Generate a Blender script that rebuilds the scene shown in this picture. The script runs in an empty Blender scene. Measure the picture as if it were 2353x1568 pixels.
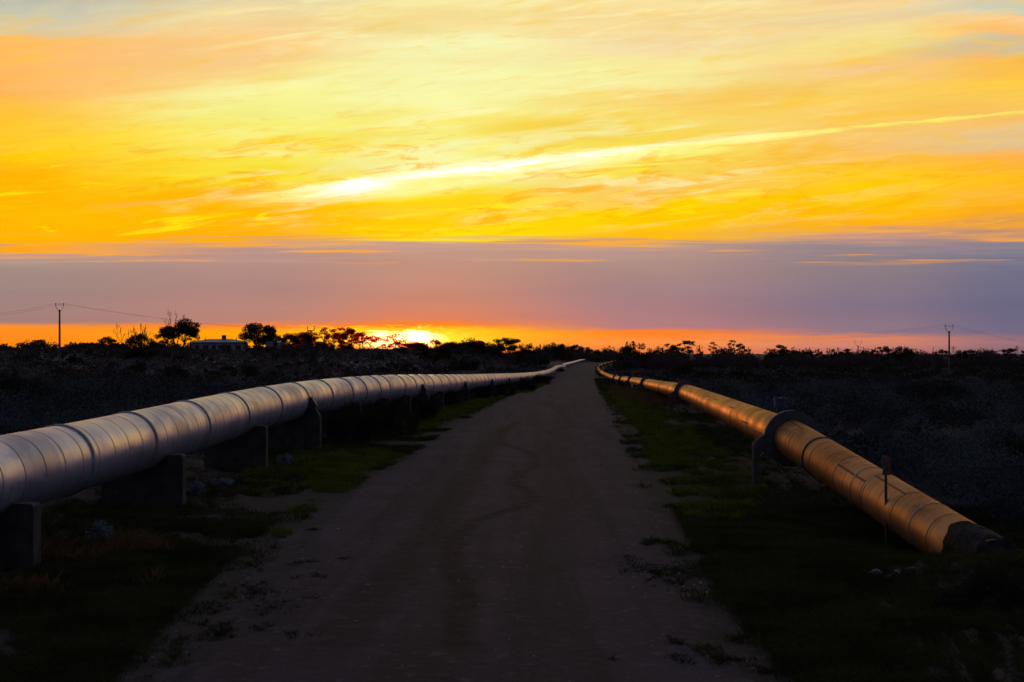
import bpy, bmesh, math, random
import numpy as np
from mathutils import Vector, Matrix

scene = bpy.context.scene
COL = scene.collection
PI = math.pi
CAMZ = 2.6                      # eye height above the track
FP = 3268.0                     # focal length in units of the survey sketch (2353 wide)
CX, HY = 1176.5, 812.0          # centre column and horizon row of the survey sketch

# ------------------------------------------------------------------ terrain
PY = np.array([-400, 0, 58, 80, 106, 145, 192, 240, 300, 380, 600, 9000], float)
PZ = np.array([0, 0, 0, -.15, -.45, -.95, -1.55, -1.98, -2.15, -2.15, -2.25, -2.3], float)

def sst(a, b, v):
    t = np.clip((np.asarray(v, float) - a) / (b - a), 0, 1)
    return t * t * (3 - 2 * t)

_yy = np.linspace(-400, 9000, 9401)
_zz = np.interp(_yy, PY, PZ)
_k = np.exp(-0.5 * (np.arange(-30, 31) / 11.0) ** 2); _k /= _k.sum()
_zz = np.convolve(np.pad(_zz, 30, mode='edge'), _k, mode='valid')

def ground_z(x, y):
    x = np.asarray(x, float); y = np.asarray(y, float)
    z = np.interp(y, _yy, _zz)
    az = np.degrees(np.arctan2(x, np.maximum(y, 1.0)))
    hill = 5.6 * sst(130, 430, y) * (1 - sst(-3.6, 3.0, az)) * (y > 0)
    z = z + hill
    # soil mound over the buried end of the right pipe
    z = z - .30 * np.exp(-(((x - 5.75) / 1.1) ** 2 + ((y - 20.6) / 2.0) ** 2))
    z = z + .26 * np.exp(-(((x - 5.9) / 1.5) ** 2 + ((y - 16.2) / 1.2) ** 2))
    return z

def g(x, y):
    return float(ground_z(x, y))

def at(px, py, Y):
    return Vector(((px - CX) / FP * Y, Y, CAMZ - (py - HY) / FP * Y))

def on_ground(px, py):
    """point of the terrain seen along a surveyed bearing / dip"""
    dx, dz = (px - CX) / FP, -(py - HY) / FP
    Y = 2.0
    while Y < 3000:
        if CAMZ + dz * Y < g(dx * Y, Y):
            break
        Y *= 1.004
    return Vector((dx * Y, Y, g(dx * Y, Y)))

# ------------------------------------------------------------------ object helpers
def tag(o, label=None, cat=None, group=None, kind=None):
    if label: o['label'] = label
    if cat: o['category'] = cat
    if group: o['group'] = group
    if kind: o['kind'] = kind
    return o

def thing(name, label, cat, loc=(0, 0, 0), rz=0.0, group=None):
    o = bpy.data.objects.new(name, None)
    o.empty_display_size = .3
    COL.objects.link(o)
    o.location = loc
    o.rotation_euler = (0, 0, rz)
    return tag(o, label, cat, group)

def link_mesh(name, me, mat=None, parent=None, loc=None):
    o = bpy.data.objects.new(name, me)
    COL.objects.link(o)
    if mat and not me.materials:
        me.materials.append(mat)
    if parent: o.parent = parent
    if loc is not None: o.location = loc
    return o

class MB:
    """collects shapes, builds ONE mesh object"""
    def __init__(s):
        s.v = []; s.f = []; s.uv = []; s.smooth = []
    def add(s, vs, fs, smooth=False, uvs=None):
        b = len(s.v)
        s.v.extend([tuple(p) for p in vs])
        for i, f in enumerate(fs):
            s.f.append(tuple(b + k for k in f)); s.smooth.append(smooth)
            s.uv.append(uvs[i] if uvs else [(0, 0)] * len(f))
        return s
    def box(s, c, d, rz=0.0, top=1.0):
        hx, hy, hz = d[0] / 2, d[1] / 2, d[2] / 2
        vs = []
        for z, k in ((-hz, 1.0), (hz, top)):
            for x, y in ((-hx, -hy), (hx, -hy), (hx, hy), (-hx, hy)):
                X, Y = x * k, y * k
                vs.append((c[0] + X * math.cos(rz) - Y * math.sin(rz), c[1] + X * math.sin(rz) + Y * math.cos(rz), c[2] + z))
        return s.add(vs, [(3, 2, 1, 0), (4, 5, 6, 7), (0, 1, 5, 4), (1, 2, 6, 5), (2, 3, 7, 6), (3, 0, 4, 7)])
    def tube(s, pts, rad, n=6, smooth=True, cap=True):
        pts = [Vector(p) for p in pts]
        if not hasattr(rad, '__len__'): rad = [rad] * len(pts)
        vs, fs = [], []
        ref = Vector((.31, .17, .93)).normalized()
        for i, p in enumerate(pts):
            t = (pts[min(i + 1, len(pts) - 1)] - pts[max(i - 1, 0)])
            t = t.normalized() if t.length > 1e-9 else Vector((0, 0, 1))
            r = ref if abs(t.dot(ref)) < .95 else Vector((1, 0, 0))
            a = t.cross(r).normalized(); b = t.cross(a)
            for k in range(n):
                th = 2 * PI * k / n
                vs.append(p + (a * math.cos(th) + b * math.sin(th)) * rad[i])
        for i in range(len(pts) - 1):
            for k in range(n):
                k2 = (k + 1) % n
                fs.append((i * n + k, i * n + k2, (i + 1) * n + k2, (i + 1) * n + k))
        s.add(vs, fs, smooth)
        if cap:
            s.add([vs[k] for k in range(n)][::-1], [tuple(range(n))])
            s.add([vs[(len(pts) - 1) * n + k] for k in range(n)], [tuple(range(n))])
        return s
    def prism(s, prof, y0, y1):
        """profile in x,z extruded along y"""
        n = len(prof)
        vs = [(p[0], y0, p[1]) for p in prof] + [(p[0], y1, p[1]) for p in prof]
        fs = [tuple(range(n)), tuple(range(2 * n - 1, n - 1, -1))]
        for k in range(n):
            k2 = (k + 1) % n
            fs.append((k, n + k, n + k2, k2))
        return s.add(vs, fs)
    def mesh(s, name):
        me = bpy.data.meshes.new(name)
        me.from_pydata(s.v, [], s.f)
        me.polygons.foreach_set('use_smooth', s.smooth)
        u = me.uv_layers.new(name='UVMap')
        flat = [c for f in s.uv for p in f for c in p]
        u.data.foreach_set('uv', flat)
        me.update()
        return me
    def build(s, name, mat=None, parent=None, loc=None, bevel=0.0):
        o = link_mesh(name, s.mesh(name), mat, parent, loc)
        if bevel:
            m = o.modifiers.new('bevel', 'BEVEL'); m.width = bevel; m.segments = 2
        return o

def quads_mesh(name, V, mat):
    """V: (N,4,3) array -> mesh of N loose quads"""
    V = np.asarray(V, np.float32)
    n = V.shape[0]
    me = bpy.data.meshes.new(name)
    me.vertices.add(n * 4); me.loops.add(n * 4); me.polygons.add(n)
    me.vertices.foreach_set('co', V.reshape(-1))
    me.loops.foreach_set('vertex_index', np.arange(n * 4, dtype=np.int32))
    me.polygons.foreach_set('loop_start', np.arange(0, n * 4, 4, dtype=np.int32))
    me.update(calc_edges=True)
    me.validate()
    me.materials.append(mat)
    return me

def leaf_quads(rng, C, size, aspect=1.9, up=0.0):
    """rhombic leaves at points C (N,3)"""
    n = len(C)
    a = rng.normal(size=(n, 3)); a[:, 2] += up
    a /= np.linalg.norm(a, axis=1)[:, None] + 1e-9
    b = rng.normal(size=(n, 3))
    b -= a * (a * b).sum(1)[:, None]
    b /= np.linalg.norm(b, axis=1)[:, None] + 1e-9
    s = (np.asarray(size) * rng.uniform(.6, 1.35, n))[:, None]
    a = a * s; b = b * s / aspect
    C = np.asarray(C)
    return np.stack([C - a, C + b * .9 - a * .1, C + a, C - b * .9 - a * .1], axis=1)

def blob_points(rng, c, r, n, hollow=.55):
    d = rng.normal(size=(n, 3)); d /= np.linalg.norm(d, axis=1)[:, None]
    q = (hollow + (1 - hollow) * rng.random(n)) ** .8
    return np.asarray(c) + d * q[:, None] * np.asarray(r)

# ------------------------------------------------------------------ materials
class NT:
    """small node helper"""
    def __init__(s, tree): s.t = tree; s.n = tree.nodes; s.l = tree.links
    def new(s, typ, **kw):
        n = s.n.new(typ)
        for k, v in kw.items(): setattr(n, k, v)
        return n
    def put(s, sock, v):
        if v is None: return
        if isinstance(v, bpy.types.NodeSocket): s.l.new(v, sock)
        else:
            if hasattr(sock.default_value, '__len__') and not hasattr(v, '__len__'):
                v = [v] * len(sock.default_value)
            if hasattr(v, '__len__') and hasattr(sock.default_value, '__len__') and len(v) == 3 and len(sock.default_value) == 4:
                v = (*v, 1)
            sock.default_value = v
    def m(s, op, a, b=None, c=None, clamp=False):
        n = s.new('ShaderNodeMath', operation=op, use_clamp=clamp)
        s.put(n.inputs[0], a)
        if b is not None: s.put(n.inputs[1], b)
        if c is not None: s.put(n.inputs[2], c)
        return n.outputs[0]
    def ss(s, v, a, b, lo=0.0, hi=1.0, lin=False):
        n = s.new('ShaderNodeMapRange', interpolation_type='LINEAR' if lin else 'SMOOTHSTEP')
        for k, x in zip(('Value', 'From Min', 'From Max', 'To Min', 'To Max'), (v, a, b, lo, hi)):
            s.put(n.inputs[k], x)
        return n.outputs[0]
    def mix(s, f, a, b, blend='MIX'):
        n = s.new('ShaderNodeMix', data_type='RGBA', blend_type=blend)
        s.put(n.inputs['Factor'], f)
        s.put(n.inputs[6], a); s.put(n.inputs[7], b)
        return n.outputs[2]
    def xyz(s, x, y, z=0.0):
        n = s.new('ShaderNodeCombineXYZ')
        for i, v in enumerate((x, y, z)): s.put(n.inputs[i], v)
        return n.outputs[0]
    def sep(s, v):
        n = s.new('ShaderNodeSeparateXYZ'); s.put(n.inputs[0], v)
        return n.outputs[0], n.outputs[1], n.outputs[2]
    def noise(s, v, scale, detail=4, rough=.55, dist=0.0, col=False):
        n = s.new('ShaderNodeTexNoise')
        s.put(n.inputs['Vector'], v); s.put(n.inputs['Scale'], scale); s.put(n.inputs['Detail'], detail)
        s.put(n.inputs['Roughness'], rough); s.put(n.inputs['Distortion'], dist)
        return n.outputs['Color' if col else 'Fac']
    def scale(s, v, k):
        n = s.new('ShaderNodeMapping'); s.put(n.inputs['Vector'], v); s.put(n.inputs['Scale'], k)
        return n.outputs[0]

def mat_new(name):
    m = bpy.data.materials.new(name); m.use_nodes = True
    t = NT(m.node_tree)
    bsdf = t.n['Principled BSDF']
    return m, t, bsdf

def coords(t, kind='Object'):
    return t.new('ShaderNodeTexCoord').outputs[kind]

def wpos(t):
    return t.new('ShaderNodeNewGeometry').outputs['Position']

def bump(t, h, strength, dist=.02):
    n = t.new('ShaderNodeBump'); t.put(n.inputs['Height'], h)
    n.inputs['Strength'].default_value = strength; n.inputs['Distance'].default_value = dist
    return n.outputs[0]

def simple_mat(name, c1, c2, scale=6.0, rough=.7, metal=0.0, bmp=.25, spec=.5):
    m, t, b = mat_new(name)
    co = wpos(t)
    f = t.noise(co, scale, 5)
    t.put(b.inputs['Base Color'], t.mix(t.ss(f, .35, .68), c1, c2))
    t.put(b.inputs['Roughness'], t.ss(t.noise(co, scale * 2.3, 3), .3, .7, max(.05, rough - .12), min(1, rough + .12)))
    b.inputs['Metallic'].default_value = metal
    b.inputs['Specular IOR Level'].default_value = spec
    if bmp: t.put(b.inputs['Normal'], bump(t, t.noise(co, scale * 4, 4), bmp))
    return m

def leaf_mat(name, c1, c2, trans=.35, thin=0.0, thin_col=(1, .1, .01), scale=1.5):
    m, t, b = mat_new(name)
    t.n.remove(b)
    out = t.n['Material Output']
    f = t.noise(wpos(t), scale, 3)
    c = t.mix(t.ss(f, .35, .65), c1, c2)
    d = t.new('ShaderNodeBsdfDiffuse'); t.put(d.inputs[0], c)
    tr = t.new('ShaderNodeBsdfTranslucent'); t.put(tr.inputs[0], t.mix(.5, c, (c2[0] * 1.6, c2[1] * 1.1, c2[2] * .5)))
    mx = t.new('ShaderNodeMixShader'); mx.inputs[0].default_value = trans
    t.l.new(d.outputs[0], mx.inputs[1]); t.l.new(tr.outputs[0], mx.inputs[2])
    last = mx.outputs[0]
    if thin:
        tp = t.new('ShaderNodeBsdfTransparent'); t.put(tp.inputs[0], thin_col)
        m2 = t.new('ShaderNodeMixShader'); m2.inputs[0].default_value = thin
        t.l.new(last, m2.inputs[1]); t.l.new(tp.outputs[0], m2.inputs[2])
        last = m2.outputs[0]
    t.l.new(last, out.inputs[0])
    return m

M = {}
def make_materials():
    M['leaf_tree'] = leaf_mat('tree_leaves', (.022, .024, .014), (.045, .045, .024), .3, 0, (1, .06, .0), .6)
    M['leaf_lit'] = leaf_mat('backlit_tree_leaves', (.022, .022, .012), (.045, .040, .020), .35, .26, (1, .04, .0), .6)  # red see-through tint puts the sunset glow into the leaf colour
    M['leaf_glare'] = leaf_mat('glare_lit_tree_leaves', (.022, .018, .010), (.045, .035, .016), .35, .46, (1, .05, .0), .6)  # stronger red tint: sun glare painted into these crowns
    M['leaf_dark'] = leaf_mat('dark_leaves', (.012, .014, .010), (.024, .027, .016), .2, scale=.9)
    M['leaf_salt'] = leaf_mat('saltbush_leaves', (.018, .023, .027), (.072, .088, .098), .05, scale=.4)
    M['leaf_salt_hazed'] = leaf_mat('hazed_saltbush_leaves', (.050, .046, .050), (.095, .086, .090), .22, scale=.25)  # paler saltbush copy, distance haze put into the leaf colour
    M['leaf_salt_pale'] = leaf_mat('pale_saltbush_leaves', (.09, .125, .15), (.15, .20, .24), .15, scale=3)
    M['leaf_scrub'] = leaf_mat('scrub_leaves', (.032, .027, .028), (.060, .050, .050), .25, scale=.5)  # leaf colour lifted a little to paint haze over the far belt
    M['grass_green'] = leaf_mat('green_weeds', (.034, .056, .006), (.090, .125, .015), .3, scale=1.3)
    M['grass_dark'] = leaf_mat('dark_grass', (.016, .024, .008), (.044, .050, .018), .25, scale=.9)
    M['grass_dry'] = leaf_mat('dry_grass', (.05, .035, .018), (.10, .07, .035), .3, scale=1.1)
    M['bark'] = simple_mat('bark', (.03, .022, .018), (.06, .045, .035), 8, .9)
    M['bark_pale'] = simple_mat('weathered_bark', (.05, .04, .035), (.10, .08, .07), 8, .9)
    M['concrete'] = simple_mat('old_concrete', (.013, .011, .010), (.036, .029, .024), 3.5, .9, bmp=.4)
    M['ring_paint'] = simple_mat('dark_ring_paint', (.018, .018, .021), (.045, .042, .044), 9, .55, bmp=.35)
    M['collar'] = simple_mat('weathered_collar', (.16, .16, .165), (.30, .30, .31), 9, .5, metal=.6)
    M['dark_steel'] = simple_mat('dark_steel', (.025, .024, .024), (.06, .055, .05), 12, .55, metal=.3)
    M['rust'] = simple_mat('rusty_sheet', (.06, .025, .012), (.12, .05, .022), 12, .8)
    M['galv'] = simple_mat('galvanised_steel', (.10, .10, .105), (.18, .18, .185), 10, .5, metal=.5)
    M['pole'] = simple_mat('pole_concrete_and_steel', (.035, .032, .03), (.075, .068, .062), 5, .8)
    M['wire'] = simple_mat('wire', (.12, .10, .10), (.16, .13, .13), 5, .6, bmp=0)
    M['white_paint'] = simple_mat('white_post_paint', (.55, .60, .66), (.75, .78, .80), 8, .6, bmp=.1)
    M['reflector'] = simple_mat('dark_reflector', (.012, .012, .05), (.03, .03, .09), 20, .3, bmp=0)
    M['blue_paint'] = simple_mat('blue_valve_paint', (.006, .022, .06), (.010, .036, .09), 14, .5, bmp=.15)
    M['tar'] = simple_mat('black_tar_wrap', (.003, .003, .003), (.006, .006, .006), 7, .7, bmp=.6, spec=.06)
    M['rock'] = simple_mat('grey_rock', (.05, .054, .062), (.12, .125, .14), 5, .95, bmp=.8)
    M['roof'] = simple_mat('grey_sheet_roof', (.13, .13, .15), (.20, .20, .22), 3, .5)
    M['wall'] = simple_mat('pale_house_wall', (.17, .16, .17), (.25, .24, .25), 2, .85)
    M['window'] = simple_mat('dark_window_glass', (.012, .012, .014), (.02, .02, .022), 2, .15, bmp=0)
    M['brick'] = simple_mat('dark_brick', (.05, .03, .025), (.09, .05, .04), 9, .9)
    M['board'] = simple_mat('faded_board', (.07, .06, .06), (.12, .10, .10), 5, .8)

    # terrain ---------------------------------------------------------
    m, t, b = mat_new('ground_soil')
    p = wpos(t); x, y, z = t.sep(p)
    n1 = t.noise(p, .35, 6, .6); n2 = t.noise(p, 2.2, 5, .6); n3 = t.noise(p, 14, 4, .6)
    c = t.mix(t.ss(n1, .4, .62), (.022, .017, .014), (.014, .013, .008))
    c = t.mix(t.ss(n2, .5, .72), c, (.034, .026, .023))
    c = t.mix(t.m('MULTIPLY', t.ss(n3, .55, .75), .5), c, (.02, .016, .013))
    far = t.ss(y, 50, 260)  # soil pales with distance: haze put into its colour
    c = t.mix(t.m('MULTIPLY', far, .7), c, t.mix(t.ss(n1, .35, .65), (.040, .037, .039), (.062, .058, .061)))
    t.put(b.inputs['Base Color'], c)
    b.inputs['Roughness'].default_value = .95
    b.inputs['Specular IOR Level'].default_value = .15
    t.put(b.inputs['Normal'], bump(t, t.m('ADD', t.m('MULTIPLY', n2, .6), t.m('MULTIPLY', n3, .4)), .9, .08))
    M['ground'] = m

    # gravel track ------------------------------------------------------
    m, t, b = mat_new('gravel_track')
    p = wpos(t); x, y, z = t.sep(p)
    n1 = t.noise(p, .5, 5, .6); n2 = t.noise(p, 7, 6, .65)
    n3 = t.noise(p, 55, 3, .7)
    vor = t.new('ShaderNodeTexVoronoi'); t.put(vor.inputs['Vector'], p); vor.inputs['Scale'].default_value = 26
    ruts = t.noise(t.scale(p, (1.6, .06, 1)), 1.0, 4, .6)
    c = t.mix(t.ss(n1, .35, .66), (.033, .0238, .031), (.047, .0345, .044))
    c = t.mix(t.m('MULTIPLY', t.ss(ruts, .46, .60), .75), c, (.023, .0175, .018))
    c = t.mix(t.m('MULTIPLY', t.ss(n2, .54, .68), .8), c, (.080, .060, .072))
    c = t.mix(t.m('MULTIPLY', t.ss(n3, .54, .66), .8), c, (.012, .010, .012))
    st = t.ss(vor.outputs['Distance'], .0, .16, 1, 0)
    keep = t.ss(t.noise(p, 11, 2), .56, .62)
    c = t.mix(t.m('MULTIPLY', t.m('MULTIPLY', st, keep), .9), c, (.20, .18, .20))
    # dark meandering wheel marks, as curves x(y) over the track
    def track(points, width, depth, c):
        fc = t.new('ShaderNodeFloatCurve')
        cv = fc.mapping.curves[0]
        ys = [q[1] for q in points]; y0, y1 = min(ys), max(ys)
        xs = [q[0] for q in points]; x0, x1 = min(xs) - .01, max(xs) + .01
        pts = sorted(((q[1] - y0) / (y1 - y0), (q[0] - x0) / (x1 - x0)) for q in points)
        while len(cv.points) < len(pts): cv.points.new(.5, .5)
        for k, q in zip(cv.points, pts): k.location = q
        fc.mapping.update()
        t.put(fc.inputs['Value'], t.ss(y, y0, y1, lin=True))
        xc = t.m('ADD', t.m('MULTIPLY', fc.outputs[0], x1 - x0), x0)
        wob = t.m('MULTIPLY', t.m('SUBTRACT', t.noise(p, 1.6, 3), .5), .35)
        d = t.m('ABSOLUTE', t.m('ADD', t.m('SUBTRACT', x, xc), wob))
        f = t.ss(d, width * .35, width, 1, 0)
        f = t.m('MULTIPLY', f, t.m('MULTIPLY', t.ss(y, y0, y0 + 1.5), t.ss(y, y1 - 2, y1, 1, 0)))
        f = t.m('MULTIPLY', f, t.ss(t.noise(p, 3, 4), .25, .6, .35, 1))
        return t.mix(t.m('MULTIPLY', f, depth), c, (.011, .008, .007))
    mk = lambda L: [tuple(on_ground(*q)[:2]) for q in L]
    c = track(mk([(1075, 1560), (1062, 1480), (1062, 1360), (1040, 1270), (1070, 1220), (1130, 1190), (1205, 1165), (1220, 1145), (1185, 1112), (1200, 1090), (1228, 1062), (1195, 1035), (1150, 1015), (1170, 985), (1195, 970)]), .24, .9, c)
    c = track(mk([(700, 1560), (800, 1450), (900, 1330), (980, 1240), (1050, 1140), (1100, 1060), (1160, 980)]), .45, .7, c)
    c = track(mk([(1250, 1560), (1240, 1400), (1265, 1250), (1275, 1120), (1285, 1010), (1295, 930)]), .5, .42, c)
    ed = t.new('ShaderNodeAttribute', attribute_name='edge').outputs['Fac']
    soil = t.mix(t.ss(n2, .35, .7), (.026, .020, .017), (.050, .039, .036))
    ef = t.m('ADD', ed, t.m('ADD', t.m('MULTIPLY', t.m('SUBTRACT', n1, .5), 1.5), t.m('MULTIPLY', t.m('SUBTRACT', n2, .5), .9)))
    c = t.mix(t.ss(ef, .1, .8), soil, c)
    t.put(b.inputs['Base Color'], c)
    b.inputs['Roughness'].default_value = .85
    b.inputs['Specular IOR Level'].default_value = .08
    hgt = t.m('ADD', t.m('MULTIPLY', n2, .5), t.m('ADD', t.m('MULTIPLY', n3, .35), t.m('MULTIPLY', ruts, .8)))
    t.put(b.inputs['Normal'], bump(t, hgt, .8, .05))
    M['road'] = m

    # silver pipe ---------------------------------------------------------
    def pipe_mat(name, base1, base2, stain, seam_step, metal, r0, r1, long_seams, edge):
        m, t, b = mat_new(name)
        uv = t.new('ShaderNodeUVMap').outputs[0]
        u, v, _ = t.sep(uv)                     # u metres along, v metres around
        p = wpos(t)
        blotch = t.noise(t.scale(uv, (.55, .9, 1)), 1.0, 5, .6, .6)
        brush = t.noise(t.scale(uv, (9, .7, 1)), 1.0, 4, .6)
        grit = t.noise(p, 30, 3)
        plate = t.m('FLOOR', t.m('DIVIDE', u, seam_step))
        wn = t.new('ShaderNodeTexWhiteNoise', noise_dimensions='1D'); t.put(wn.inputs['W'], plate)
        pr = wn.outputs['Value']
        c = t.mix(pr, base1, base2)
        c = t.mix(t.m('MULTIPLY', t.ss(blotch, .47, .66), .7), c, stain)
        c = t.mix(t.m('MULTIPLY', t.ss(brush, .42, .70), .5), c, stain)
        fr = t.m('FRACT', t.m('DIVIDE', u, seam_step))
        ds = t.m('MULTIPLY', t.m('MINIMUM', fr, t.m('SUBTRACT', 1.0, fr)), seam_step)
        seam = t.ss(ds, .012, .032, 1, 0)
        if long_seams:
            vv = t.m('ADD', v, t.m('MULTIPLY', pr, 1.9))
            fv = t.m('FRACT', t.m('DIVIDE', vv, 2.39))
            dv = t.m('MULTIPLY', t.m('MINIMUM', fv, t.m('SUBTRACT', 1.0, fv)), 2.39)
            seam = t.m('MAXIMUM', seam, t.ss(dv, .010, .028, 1, 0))
        c = t.mix(t.m('MULTIPLY', seam, .62), c, (.03, .025, .022))
        t.put(b.inputs['Base Color'], c)
        b.inputs['Metallic'].default_value = metal
        b.inputs['Specular Tint'].default_value = edge     # warm edge tint at grazing view
        rr = t.m('ADD', t.ss(blotch, .3, .7, r0, r1), t.m('MULTIPLY', seam, .2))
        t.put(b.inputs['Roughness'], rr)
        h = t.m('ADD', t.m('MULTIPLY', t.noise(t.scale(uv, (1.3, 1.0, 1)), 1.0, 2), 1.0), t.m('MULTIPLY', brush, .10))
        h = t.m('ADD', h, t.m('MULTIPLY', grit, .03))
        h = t.m('SUBTRACT', h, t.m('MULTIPLY', seam, .12))
        t.put(b.inputs['Normal'], bump(t, h, .22, .10))
        return m
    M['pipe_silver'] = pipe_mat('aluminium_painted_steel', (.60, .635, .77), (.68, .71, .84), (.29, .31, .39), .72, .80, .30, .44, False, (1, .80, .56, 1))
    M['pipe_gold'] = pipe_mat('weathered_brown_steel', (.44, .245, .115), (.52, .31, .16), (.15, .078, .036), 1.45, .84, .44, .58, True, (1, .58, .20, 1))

# ------------------------------------------------------------------ sky, sun, camera
SUN_AZ, SUN_EL = math.radians(-4.4), math.radians(.62)

def lin(c):
    return tuple(((v / 255) / 12.92 if v / 255 <= .04045 else ((v / 255 + .055) / 1.055) ** 2.4) for v in c)

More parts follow.
